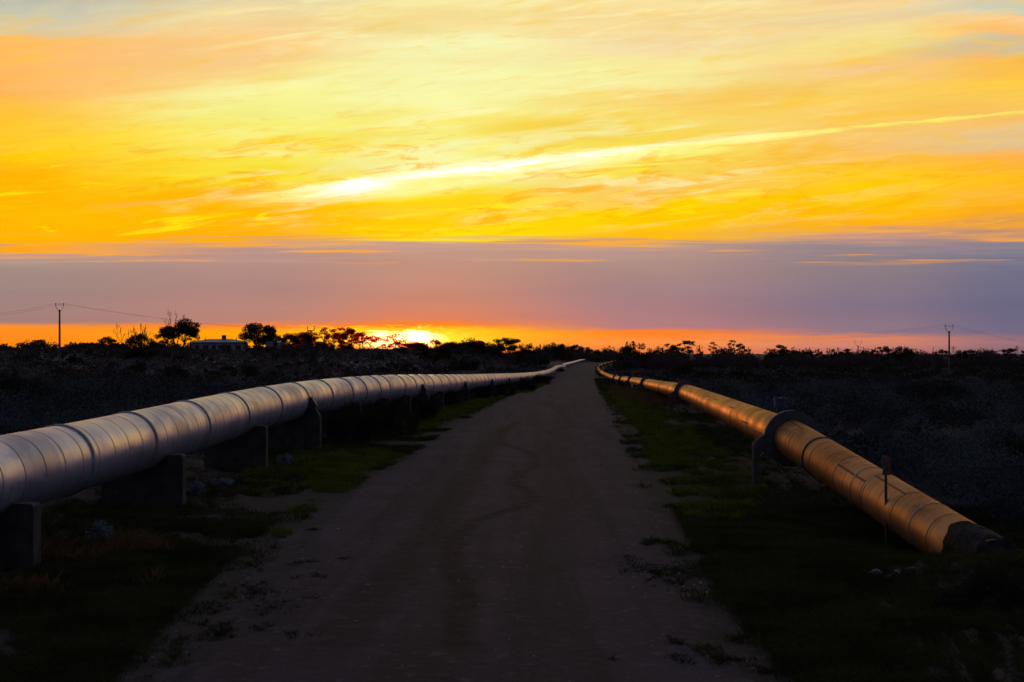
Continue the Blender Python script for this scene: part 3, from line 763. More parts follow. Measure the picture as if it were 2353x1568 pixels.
def make_left_far_pipe():
    S = [(2256, 40.6, 474), (2285, 34, 560), (2322, 24.5, 720), (2345, 22.5, 830), (2364, 23.5, 930)]
    P = [((fx - 2048) / 5689 * Y, Y, CAMZ - fy / 5689 * Y - .55) for fx, fy, Y in S]
    path = Path(P, 12)
    q = path.Q
    e = q[0]
    q = np.concatenate([[(e[0] - .3, e[1] - 3.4, e[2] - 2.2), (e[0] - .3, e[1] - 3.0, e[2] - .9), (e[0] - .2, e[1] - 1.8, e[2] - .2)], q])
    path.Q = q; d = np.concatenate([[0], np.cumsum(np.linalg.norm(np.diff(q, axis=0), axis=1))]); path.d = d; path.L = d[-1]
    root = thing('pipeline', 'far silver pipe section rising from the ground beyond the gap in the left pipeline', 'pipeline', tuple(q[3] - np.array([0, 0, .55])))
    us = list(np.linspace(0, 6, 12)) + list(np.arange(8, path.L, 4.0))
    b = barrel(path, us, .55, 24).build('pipe_barrel', M['pipe_silver']); b.parent = root; b.location = -root.location
    me = revolve_ring([(-.09, .54), (-.08, .59), (.06, .59), (.09, .54)], 24).mesh('joint_collar'); me.materials.append(M['collar'])
    for k in range(9):
        o = bpy.data.objects.new('joint_collar', me); COL.objects.link(o)
        place(o, frame_matrix(path, 7 + k * 24.0), root)
    return path

def saddle_mesh(zc, tall):
    """concrete saddle in the cross-section frame, zc: height of the pipe centre above the footing"""
    mb = MB()
    r = .512; w = .69 if not tall else .80
    zt = -.27 if not tall else -.02
    a0 = math.asin(min(.99, -zt / r))
    arc = [(r * math.cos(-a0 - (PI - 2 * a0) * k / 14), r * math.sin(-a0 - (PI - 2 * a0) * k / 14)) for k in range(15)]
    bot = -zc - .35
    if not tall:
        prof = [(-w, bot), (w, bot), (w, zt - .03), (w - .03, zt)] + arc + [(-w + .03, zt), (-w, zt - .03)]
    else:
        prof = [(-w, bot), (w, bot), (w, -.40), (r + .06, zt)] + arc + [(-r - .06, zt), (-w, -.40)]
    # split into convex-ish strips so that the concave top fills cleanly
    n = len(arc)
    hw = .13
    xs = sorted(set([-w, w, w - .03, -w + .03] + [p[0] for p in arc] + ([r + .06, -r - .06] if tall else [])))
    top = sorted([(p[0], p[1]) for p in prof if p[1] > bot + 1e-6], key=lambda p: p[0])
    tx = [p[0] for p in top]; tz = [p[1] for p in top]
    if not tall: tz[0] = zt - .03; tz[-1] = zt - .03
    vs = []; 
    for k in range(len(tx)):
        vs += [(tx[k], -hw, bot), (tx[k], -hw, tz[k]), (tx[k], hw, tz[k]), (tx[k], hw, bot)]
    fs = []
    for k in range(len(tx) - 1):
        a, c = k * 4, k * 4 + 4
        fs += [(a, c, c + 1, a + 1), (a + 1, c + 1, c + 2, a + 2), (a + 2, c + 2, c + 3, a + 3)]
    e = (len(tx) - 1) * 4
    fs += [(0, 1, 2, 3), (e + 3, e + 2, e + 1, e)]
    mb.add(vs, fs)
    return mb

ORD = ['nearest', 'second', 'third', 'fourth', 'fifth', 'sixth', 'seventh', 'eighth', 'ninth', 'tenth', 'eleventh', 'twelfth', 'thirteenth',
       'fourteenth', 'fifteenth', 'sixteenth', 'seventeenth', 'eighteenth', 'nineteenth', 'twentieth']

def make_saddles(path):
    low = [82, 420, 613, 828, 894, 945, 1019]; tall = [738, 986, 1079, 1138, 1176, 1202, 1236]
    allp = sorted([(p, 0) for p in low] + [(p, 1) for p in tall])
    us = [(path.u_at_px(p, .80 if k else .69), k) for p, k in allp]
    nl = nt = 0
    labs_low = ['low concrete saddle cut by the left edge of the picture, nearest to the camera',
                'low concrete saddle second from the camera under the silver pipe, pale shrub beside its foot',
                'low concrete saddle just before the nearest tall clamped support',
                'low concrete saddle first beyond the nearest tall clamped support',
                'low concrete saddle second beyond the nearest tall clamped support',
                'low concrete saddle third beyond the nearest tall support, just before the second tall one',
                'low concrete saddle right behind the second tall clamped support, half hidden by shrubs']
    labs_tall = ['nearest tall concrete support with sloped shoulder and dark clamp, under the silver pipe',
                 'second tall clamped concrete support along the silver pipe, standing above low shrubs',
                 'third tall clamped support along the silver pipe, behind a dark bush',
                 'small tall support of the silver pipe just right of the white guide post',
                 'fifth tall clamp support along the silver pipe, past the white guide post',
                 'sixth tall clamp support along the silver pipe, small and far',
                 'farthest visible clamp support of the silver pipe, behind the roadside bush']
    for u, k in us:
        q = path.p(u); zc = q.z - g(q.x, q.y)
        if k:
            lab = labs_tall[nt]; nt += 1
        else:
            lab = labs_low[nl]; nl += 1
        t, sd, up = path.frame(u)
        rz = math.atan2(-t.x, t.y)
        root = thing('concrete_support', lab, 'pipe support', (q.x, q.y, q.z), rz, 'concrete supports under the silver pipeline')
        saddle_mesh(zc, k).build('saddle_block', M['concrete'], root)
        if k:
            for sx in (1, -1):
                c = MB()
                prof = [(.505, .10), (.555, .12), (.70, -.10), (.70, -.14), (.52, -.03)]
                c.prism([(sx * a, b) for a, b in prof], -.09, .09)
                c.box((sx * .63, 0, -.06), (.06, .26, .05))
                c.build('clamp_bracket', M['dark_steel'], root)

def make_right_pipe():
    S = [(3163, 338, 29), (2748, 157, 65), (2610, 128, 97), (2545, 114, 126), (2504, 107.5, 149), (2472, 103, 176), (2452, 98, 203), (2434, 91, 240),
         (2419, 84, 274), (2405, 76, 312), (2393, 62, 366), (2394, 52, 425), (2408, 45, 482), (2424, 41, 530), (2444, 36, 605), (2462, 31.5, 690)]
    P = [((fx - 2048) / 5689 * Y, Y, CAMZ - fy / 5689 * Y) for fx, fy, Y in S]
    P = [(x, y * .95, CAMZ - (CAMZ - z) * .95) for x, y, z in [(a * .95 / .95, b, c) for a, b, c in P]]
    P = [(x * .95, y, z) for x, y, z in P]
    e0 = P[0]
    P = [(5.96 + (e0[0] - 5.96) * f, 18.9 + (e0[1] - 18.9) * f, .04 + (e0[2] - .04) * f) for f in (-.13, .0, .25, .5, .75, .93)] + P
    path = Path(P, 7, w0=(34, 80))
    root = thing('pipeline', 'slimmer golden brown pipeline held in dark rings along the right side of the track', 'pipeline', (*path.p(0)[:2], 0.0))
    us = list(np.arange(0, path.L, 1.0)) + [path.L]
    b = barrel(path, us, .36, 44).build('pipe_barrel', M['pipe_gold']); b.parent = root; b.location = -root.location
    me = revolve_ring([(-.03, .355), (-.03, .378), (.03, .378), (.03, .355)]).mesh('joint_band'); me.materials.append(M['dark_steel'])
    for y in (25.4, 78.0):
        o = bpy.data.objects.new('joint_band', me); COL.objects.link(o); place(o, frame_matrix(path, path.u_at_y(y)), root)
    me = revolve_ring([(-.02, .356), (-.012, .367), (.012, .367), (.02, .356)]).mesh('weld_band'); me.materials.append(M['collar'])
    for y in (22.0, 22.6, 19.9):
        o = bpy.data.objects.new('weld_band', me); COL.objects.link(o); place(o, frame_matrix(path, path.u_at_y(y)), root)
    # black tar wrap at the buried end: crumpled sleeve going down into the mound
    rng = np.random.default_rng(5)
    mb = MB(); n = 36; rows = 22
    vs = []; fs = []
    t0, sd, up = path.frame(0); q0 = path.p(0)
    ub = path.u_at_y(18.62)
    for i in range(rows):
        f = i / (rows - 1)
        uu = ub * (1 - f) - 1.3 * f
        c = path.p(max(uu, 0)) + t0 * min(uu, 0) + Vector((.10 * f * f, 0, .38 * min(uu, 0)))
        for k in range(n):
            th = 2 * PI * k / n
            tear = .12 * math.sin(th * 2 + .6) + .06 * math.sin(5 * th + 1) + .035 * math.sin(11 * th)
            r = .374 + (.02 + .035 * math.sin(5 * th + i * .9) + .03 * math.sin(8 * th - i * 1.7) + .015 * rng.normal()) * (min(1, f * 2.5) if uu < 0 else .15)
            c2 = c - t0 * (tear * (1 - f) ** 3)
            vs.append(c2 + (sd * math.cos(th) + up * math.sin(th)) * r)
    for i in range(rows - 1):
        for k in range(n):
            k2 = (k + 1) % n
            fs.append((i * n + k, i * n + k2, (i + 1) * n + k2, (i + 1) * n + k))
    mb.add(vs, fs, True)
    w = mb.build('tar_wrap', M['tar']); w.parent = root; w.location = -root.location
    return path

def make_ring_supports(path):
    # ring, two legs with brackets; built once and copied along the pipe
    ring_me = revolve_ring([(-.06, .364), (-.06, .545), (.06, .545), (.06, .364)]).mesh('ring'); ring_me.materials.append(M['ring_paint'])
    for p in ring_me.polygons: p.use_smooth = False
    def leg(sx):
        mb = MB()
        prof = [(.50, .10), (.575, .06), (.72, -.06), (.755, -.12), (.755, -1.02), (.64, -1.02), (.64, -.30), (.55, -.20), (.45, -.34)]
        mb.prism([(sx * a, b) for a, b in prof][::(1 if sx > 0 else -1)], -.085, -.0605)
        mb.prism([(sx * a, b) for a, b in prof][::(1 if sx > 0 else -1)], .0605, .085)
        mb.box((sx * .70, 0, -.57), (.09, .12, .90))
        return mb.mesh('leg')
    legs = [leg(1), leg(-1)]
    for l in legs: l.materials.append(M['ring_paint'])
    foot = MB().box((.69, 0, -1.06), (.34, .40, .30)).mesh('footing'); foot.materials.append(M['concrete'])
    foot2 = MB().box((-.69, 0, -1.06), (.34, .40, .30)).mesh('footing'); foot2.materials.append(M['concrete'])
    def full(zx, zy): return (2340 + .2125 * zx) / 1.7407
    ys = [27.55, 61.8]
    px = [full(1180, 0), full(905, 0), full(725, 0), full(600, 0), full(510, 0), full(440, 0), full(385, 0), full(340, 0)]
    us = [path.u_at_y(y) for y in ys] + [path.u_at_px(p, 0) for p in px]
    far = [(350, 295), (380, 282), (398, 270), (428, 235)]
    us += [path.u_at_y(y) for y in (302, 328, 353, 380, 413, 454, 508, 570, 620)]
    us = sorted(us)
    for i, u in enumerate(us):
        q = path.p(u); t, sd, up = path.frame(u)
        if i == 0: lab = 'largest dark ring support around the brown pipe, nearest to the camera'
        elif i == 1: lab = 'second nearest dark ring support, at the end of the long bare pipe stretch'
        elif i == 4: lab = 'fifth ring support from the camera, with the white guide post in front'
        elif i == len(us) - 1: lab = 'farthest dark ring support at the vanishing end of the brown pipe'
        else: lab = ORD[i] + ' dark ring support from the camera along the brown pipe'
        root = thing('ring_support', lab, 'pipe support', (q.x, q.y, q.z), math.atan2(-t.x, t.y), 'ring supports along the brown pipeline')
        drop = q.z - g(q.x, q.y) - .95
        for nm, me in (('ring', ring_me), ('leg', legs[0]), ('leg', legs[1]), ('footing', foot), ('footing', foot2)):
            o = bpy.data.objects.new(nm, me); COL.objects.link(o); o.parent = root
            if nm != 'ring' and drop > .02:
                o.scale.z = 1 + drop
    return us

# ------------------------------------------------------------------ roadside furniture
def make_furniture(lp, rp):
    # marker post in front of the brown pipe
    b = on_ground(2037, 1262)
    k = b.y / FP
    root = thing('marker_post', 'thin dark post carrying a small rusty box, standing before the brown pipe near the camera', 'marker post', b)
    MB().tube([(0, 0, -.2), (-.01, 0, (1262 - 1092) * k)], .021, 8).build('post', M['dark_steel'], root)
    mb = MB()
    mb.box((0, 0, (1262 - 1078) * k), (17 * k, .05, 28 * k)); mb.build('box', M['rust'], root, bevel=.006)
    mb = MB()
    mb.box((-1 * k, 0, (1262 - 1058) * k), (19 * k, .07, 10 * k)); mb.box((-1.5 * k, 0, (1262 - 1050.5) * k), (14 * k, .05, 4.6 * k)); mb.build('cap', M['rust'], root, bevel=.004)

    # guide posts
    def guide(px, top, base, w, lab, refl, Y=None):
        p = on_ground(px, base)
        if Y: p = Vector(((px - CX) / FP * Y, Y, g((px - CX) / FP * Y, Y)))
        k = p.y / FP
        h = CAMZ - (top - HY) * k - p.z
        root = thing('guide_post', lab, 'guide post', p, 0, 'white guide posts beside the track')
        mb = MB(); mb.box((0, 0, h / 2 - .1), (w * k, .05, h + .2), 0, .86)
        mb.build('post', M['white_paint'], root, bevel=.01)
        if refl: MB().box((0, -.031, h * .80), (w * k * .62, .012, h * .20)).build('reflector', M['reflector'], root)
    guide(1128, 866, 888, 4.6, 'white guide post with dark reflector in front of the silver pipe', True, lp.p(lp.u_at_px(1128)).y - 5)
    guide(1453, 878, 906, 4.6, 'white guide post standing before the brown pipe rings', False, rp.p(rp.u_at_px(1453)).y - 8)
    guide(1417, 861, 880, 3.0, 'small distant white guide post near the bend of the brown pipe', False, rp.p(rp.u_at_px(1417)).y - 6)

    # air valves
    def valve(path, px, top, foot, w, lab, r, body='blue_paint'):
        u = path.u_at_px(px, 0); q = path.p(u); k = q.y / FP
        root = thing('air_valve', lab, 'air valve', (q.x, q.y, q.z + r), 0, None)
        hz = CAMZ - (top - HY) * k - (q.z + r)
        mb = MB(); mb.tube([(0, 0, -.06), (0, 0, hz * .34)], w * k * .26, 12)
        mb.tube([(0, 0, hz * .28), (0, 0, hz * .34)], w * k * .55, 12)
        mb.build('riser', M['dark_steel'], root)
        mb = MB(); mb.tube([(0, 0, hz * .34), (0, 0, hz * .40), (0, 0, hz * .401), (0, 0, hz * .84), (0, 0, hz * .841), (0, 0, hz * .90)], [w * k * .56, w * k * .56, w * k * .42, w * k * .42, w * k * .54, w * k * .54], 14, False)
        mb.build('body', M[body], root)
        mb = MB(); mb.tube([(0, 0, hz * .90), (0, 0, hz * .96), (0, 0, hz)], [w * k * .30, w * k * .30, w * k * .1], 10)
        for a in range(4): mb.tube([(w * k * .42 * math.cos(a * PI / 2 + .5), w * k * .42 * math.sin(a * PI / 2 + .5), hz * .88), (w * k * .42 * math.cos(a * PI / 2 + .5), w * k * .42 * math.sin(a * PI / 2 + .5), hz * .97)], w * k * .06, 5)
        mb.build('cap', M[body], root)
    valve(lp, 830, 838, 866, 8.0, 'blue air valve on top of the silver pipe, dark against the field', .5)
    # valve on the brown pipe stands just behind the nearest ring
    u = rp.u_at_y(29.2); q = rp.p(u); k = q.y / FP
    root = thing('air_valve', 'blue air valve rising behind the nearest ring of the brown pipe', 'air valve', (q.x, q.y, q.z + .355))
    hz = CAMZ - (912 - HY) * k - (q.z + .355)
    MB().tube([(0, 0, -.05), (0, 0, hz * .5)], .07, 12).build('riser', M['dark_steel'], root)
    mb = MB(); mb.tube([(0, 0, hz * .45), (0, 0, hz * .52), (0, 0, hz * .521), (0, 0, hz * .84), (0, 0, hz * .841), (0, 0, hz * .91)], [.13, .13, .115, .115, .14, .14], 16, False)
    mb.build('body', M['blue_paint'], root)
    mb = MB(); mb.tube([(0, 0, hz * .91), (0, 0, hz * .94)], .09, 12)
    for a in range(6): mb.tube([(.105 * math.cos(a * PI / 3), .105 * math.sin(a * PI / 3), hz * .88), (.105 * math.cos(a * PI / 3), .105 * math.sin(a * PI / 3), hz)], .016, 6)
    mb.build('cap', M['blue_paint'], root)

    # sign board behind the silver pipe
    p = at(1080, 862, 150); p.z = g(p.x, p.y); k = 150 / FP
    root = thing('sign_board', 'low faded board on two posts behind the silver pipe', 'sign', p)
    ztop = CAMZ - (852 - HY) * k - p.z
    MB().box((0, 0, ztop - 5 * k), (38 * k, .05, 10 * k)).build('board', M['board'], root)
    for sx in (-1, 1): MB().box((sx * 14 * k, .045, ztop / 2 - .2), (.08, .04, ztop - .1)).build('post', M['bark'], root)

def make_rocks():
    rng = np.random.default_rng(8)
    spec = [(2012, 1328, 26, 'largest pale rock beside the soil mound, leftmost of the row'), (2040, 1331, 15, 'low flat pale rock right of the largest rock'),
            (2062, 1325, 19, 'rounded pale rock in the middle of the row by the pipe end'), (2092, 1316, 17, 'pale rock nearest to the buried pipe end'),
            (2078, 1331, 9, 'smallest pale rock lying before the row of rocks')]
    for px, py, w, lab in spec:
        p = on_ground(px, py); r = w * p.y / FP * .62
        bm = bmesh.new(); bmesh.ops.create_icosphere(bm, subdivisions=4, radius=1)
        ph = rng.uniform(0, 6, 9)
        cuts = [Vector(rng.normal(size=3)).normalized() for _ in range(9)]; cd = rng.uniform(.62, .9, 9)
        for v in bm.verts:
            d = v.co.normalized(); rr = 1.0
            for c, h in zip(cuts, cd):
                q = d.dot(c)
                if q > .05: rr = min(rr, h / q)
            rr *= 1 + .05 * math.sin(7 * d.x + ph[0]) * math.sin(6 * d.y + ph[1]) + .03 * math.sin(15 * d.z + ph[2]) * math.sin(13 * d.x + ph[3])
            v.co = Vector((d.x * rr * r * 1.15, d.y * rr * r, d.z * rr * r * .75))
        me = bpy.data.meshes.new('rock'); bm.to_mesh(me); bm.free()
        for q in me.polygons: q.use_smooth = True
        o = link_mesh('rock', me, M['rock'], None, (p.x, p.y, p.z + r * .45)); o.rotation_euler = (0, 0, rng.uniform(0, 6))
        tag(o, lab, 'rock', 'pale rocks by the buried pipe end')

# ------------------------------------------------------------------ power poles, wires, towers
def power_pole(px, top, Y, wpx, lab, style):
    k = Y / FP
    x = (px - CX) * k; z0 = g(x, Y); H = CAMZ - (top - HY) * k - z0
    root = thing('power_pole', lab, 'power pole', (x, Y, z0), 0, 'power poles on the plain')
    w = wpx * k
    ends = []
    if style == 'yoke':
        hp = H - 15 * k if wpx > 4 else H - 11 * k
        span = (18 if wpx > 4 else 15) * k
        MB().box((0, 0, hp / 2 - .3), (w, w * .7, hp + .6), 0, .62).build('pole', M['pole'], root)
        yk = MB(); r = w * .13
        for s in (-1, 1):
            yk.tube([(s * w * .2, 0, hp - 5 * k), (s * span / 2, 0, hp + (H - hp) * .45), (s * span / 2, 0, H - (H - hp) * .25)], r, 6)
        yk.build('yoke', M['pole'], root)
        MB().tube([(-span / 2, 0, H - (H - hp) * .3), (span / 2, 0, H - (H - hp) * .3)], r * .6, 5).build('crossbar', M['pole'], root)
        for s in (-1, 1):
            MB().tube([(s * span / 2, 0, H - (H - hp) * .28), (s * span / 2, 0, H - (H - hp) * .12), (s * span / 2, 0, H)], [r * 1.1, r * 1.7, r * 1.1], 7).build('insulator', M['bark'], root)
            ends.append(Vector((x + s * span / 2, Y, z0 + H)))
    else:
        hp = H - 9 * k; span = 15 * k
        MB().box((0, 0, hp / 2 - .3), (w, w * .7, hp + .6), 0, .7).build('pole', M['pole'], root)
        MB().box((0, 0, hp - .7 * k), (span + 2 * k, .1, 1.6 * k)).build('crossarm', M['pole'], root)
        for s in (-1, 1):
            MB().tube([(s * span / 2, 0, hp), (s * span / 2, 0, H)], .9 * k, 6).build('insulator', M['bark'], root)
            ends.append(Vector((x + s * span / 2, Y, z0 + H)))
        MB().tube([(1.9 * k, -.25, hp - 18 * k), (1.9 * k, -.25, hp - 10 * k)], 1.7 * k, 10).build('transformer', M['dark_steel'], root)
    return ends

def wire(a, b, sag, rad, lab, group='overhead power lines'):
    a, b = Vector(a), Vector(b)
    pts = []
    for i in range(33):
        f = i / 32
        p = a.lerp(b, f); p.z -= sag * 4 * f * (1 - f); pts.append(p - a)
    o = MB().tube(pts, rad, 5, cap=False).build('power_line', M['wire'], None, a)
    tag(o, lab, 'power line', group)

def make_power():
    a = power_pole(137, 697, 216, 5.0, 'tall power pole with forked yoke in the field at far left', 'yoke')
    b = power_pole(714.5, 750, 520, 2.7, 'thin power pole with crossarm and transformer among the gum trees by the sunset', 'arm')
    c = power_pole(2181, 746, 252, 4.6, 'tall power pole with forked yoke on the right side of the plain', 'yoke')
    d = power_pole(1972, 783, 506, 2.6, 'small distant power pole left of the tall right power pole', 'yoke')
    wire(a[0], b[0], 1.6, .014, 'upper power line from the far left pole to the pole among the gum trees')
    wire(a[1], b[1], 1.9, .011, 'lower power line from the far left pole to the pole among the gum trees')
    wire(a[0], at(-260, 702, 200), 1.5, .013, 'rear power line running out of the left edge of the picture')
    wire(a[1], at(-240, 706, 200), 1.6, .011, 'front power line running out of the left edge of the picture')
    wire(b[1], at(1010, 790, 760), 1.5, .03, 'faint power line leaving the gum tree pole toward the sunset')
    wire(c[0], at(1560, 771, 620), 2.5, .011, 'left power line sloping away from the tall right pole to the road')
    wire(c[1], at(1575, 774, 620), 2.8, .010, 'second power line sloping away from the tall right pole to the road')
    wire(c[0], at(2620, 790, 420), 2.5, .011, 'upper power line leaving the picture right of the tall right pole')
    wire(c[1], at(2640, 793, 420), 2.8, .010, 'lower power line leaving the picture right of the tall right pole')
    wire(d[0], at(1600, 794, 900), 1.5, .012, 'faint line sloping left from the small distant pole')
    wire(d[1], at(2500, 800, 800), 2.0, .012, 'faint line running right from the small distant pole')
    # far lattice towers
    for fx, fy, lab in ((3352, 1390, 'faint lattice tower on the horizon left of the small distant pole'), (3573, 1390, 'faint lattice tower on the horizon right of the small distant pole'),
                        (3813, 1386, 'faint lattice tower on the horizon just right of the tall right pole'), (4067, 1384, 'faint lattice tower on the horizon at the right edge')):
        Y = 2400.0; k = Y / FP; px = fx / 1.7407; top = fy / 1.7407
        x = (px - CX) * k; z0 = g(x, Y); H = CAMZ - (top - HY) * k - z0
        root = thing('transmission_tower', lab, 'pylon', (x, Y, z0), 0, 'lattice towers on the horizon')
        mb = MB(); w = 3.2
        lv = [0, .3, .55, .75, .9, 1.0]; ww = [w, w * .72, w * .48, w * .3, w * .25, w * .1]
        for sx, sy in ((1, 1), (1, -1), (-1, -1), (-1, 1)):
            mb.tube([(sx * a_, sy * a_, l * H) for a_, l in zip(ww, lv)], .16, 4)
        for i in range(5):
            for sy in (1, -1):
                mb.tube([(-ww[i], sy * ww[i], lv[i] * H), (ww[i + 1], sy * ww[i + 1], lv[i + 1] * H)], .10, 4)
                mb.tube([(ww[i], sy * ww[i], lv[i] * H), (-ww[i + 1], sy * ww[i + 1], lv[i + 1] * H)], .10, 4)
        mb.build('lattice_mast', M['dark_steel'], root)
        for h, s in ((.74, 5.5), (.88, 4.2)):
            MB().tube([(-s, 0, h * H), (0, 0, (h + .03) * H), (s, 0, h * H)], .2, 4).build('crossarm', M['dark_steel'], root)

# ------------------------------------------------------------------ buildings
def make_house():
    Y = 400.0; k = Y / FP
    xc = (499 - CX) * k; W = 122 * k; D = 9.0
    ze = CAMZ - (786.5 - HY) * k; zr = CAMZ - (779.0 - HY) * k; zb = CAMZ - (801 - HY) * k - 1.5
    root = thing('house', 'long low farmhouse with pale hipped sheet roof between the two left gum trees', 'house', (xc, Y, zb))
    he, hr = ze - zb, zr - zb
    MB().box((0, D / 2, he / 2), (W * .93, D, he)).build('wall', M['wall'], root)
    mb = MB(); o_ = .5; a = W / 2 + o_ * .4
    vs = [(-a, -o_, he - .02), (a, -o_, he - .02), (a, D + o_, he - .02), (-a, D + o_, he - .02), (-a + 4.4, D / 2, hr), (a - 4.4, D / 2, hr)]
    mb.add(vs, [(0, 1, 5, 4), (1, 2, 5), (2, 3, 4, 5), (3, 0, 4), (3, 2, 1, 0)])
    mb.box((0, -o_ - .05, he - .08), (2 * a, .09, .16))
    rf = mb.build('roof', M['roof'], root)
    MB().box((1.0, D / 2, hr + .35), (1.1, .8, 1.5)).build('chimney', M['brick'], rf)
    for xx in (-4.0, 4.8, 7.0): MB().tube([(xx, D / 2 - 1.5, hr - .7), (xx, D / 2 - 1.5, hr + .35)], .12, 8).build('vent_pipe', M['dark_steel'], rf)
    for i, xx in enumerate((-5.6, -3.2, -.9, 1.1, 3.3, 5.9)):
        wv = 1.5 if i % 2 else 1.1
        f = MB().box((xx, -.04, he - 1.5), (wv + .16, .07, 1.4)).build('window', M['roof'], root)
        MB().box((xx, -.085, he - 1.5), (wv, .03, 1.24)).build('pane', M['window'], f)
    MB().box((2.25, -.05, he - 1.75), (.95, .07, 2.1)).build('door', M['brick'], root)
    for xx in (-7.0, -4.4, 0.1, 4.6, 7.0): MB().box((xx, -o_ - .0, he / 2 - .1), (.12, .12, he - .2)).build('verandah_post', M['wall'], root)
    # shed
    Y = 405.0; k = Y / FP; xc = (626 - CX) * k; W = 32 * k
    ze = CAMZ - (788 - HY) * k; zr = CAMZ - (783.0 - HY) * k; zb = CAMZ - (802 - HY) * k - 1.5
    root = thing('shed', 'small pale gabled shed right of the round gum tree', 'shed', (xc, Y, zb))
    he, hr = ze - zb, zr - zb
    MB().box((0, 2.5, he / 2), (W, 5, he)).build('wall', M['wall'], root)
    a = W / 2 + .25
    MB().add([(-a, -.3, he - .03), (a, -.3, he - .03), (a, 5.3, he - .03), (-a, 5.3, he - .03), (-a, 2.5, hr), (a, 2.5, hr)],
             [(0, 1, 5, 4), (2, 3, 4, 5), (1, 2, 5), (3, 0, 4), (3, 2, 1, 0)]).build('roof', M['roof'], root)
    MB().box((.8, -.04, 1.5 + 1.2), (1.2, .06, 2.2)).build('door', M['window'], root)

# ------------------------------------------------------------------ trees and shrubs
def grow(rng, mb, base, d, length, rad, depth, ends, spread=.55, bend=.18, ratio=.72, kids=(2, 3), rmin=.03, upb=.12):
    pts = [Vector(base)]; dd = Vector(d).normalized(); n = 4
    for i in range(n):
        dd = (dd + Vector(rng.normal(size=3)) * bend + Vector((0, 0, upb))).normalized()
        pts.append(pts[-1] + dd * length / n)
    rr = [max(rmin, rad * (1 - .35 * i / n)) for i in range(n + 1)]
    mb.tube(pts, rr, 5, cap=False)
    if depth == 0:
        ends.append(pts[-1]); return
    for _ in range(int(rng.integers(kids[0], kids[1] + 1))):
        nd = (dd + Vector(rng.normal(size=3)) * spread).normalized()
        grow(rng, mb, pts[-1] if rng.random() < .7 else pts[-2], nd, length * ratio * rng.uniform(.75, 1.2), max(rmin, rad * .6), depth - 1, ends, spread, bend, ratio, kids, rmin, upb)

def crown_mesh(rng, clumps, leaf, dens, mat, name='crown', aspect=1.9):
    """clumps: (centre, radii). leaves scattered through each clump"""
    P = []
    for c, r in clumps:
        vol = r[0] * r[1] * r[2]
        n = max(12, int(dens * (vol ** (2 / 3)) / leaf ** 2))
        P.append(blob_points(rng, c, r, n, .35))
    P = np.concatenate(P)
    P[:, 2] = np.maximum(P[:, 2], .02)
    return quads_mesh(name, leaf_quads(rng, P, leaf, aspect), mat)

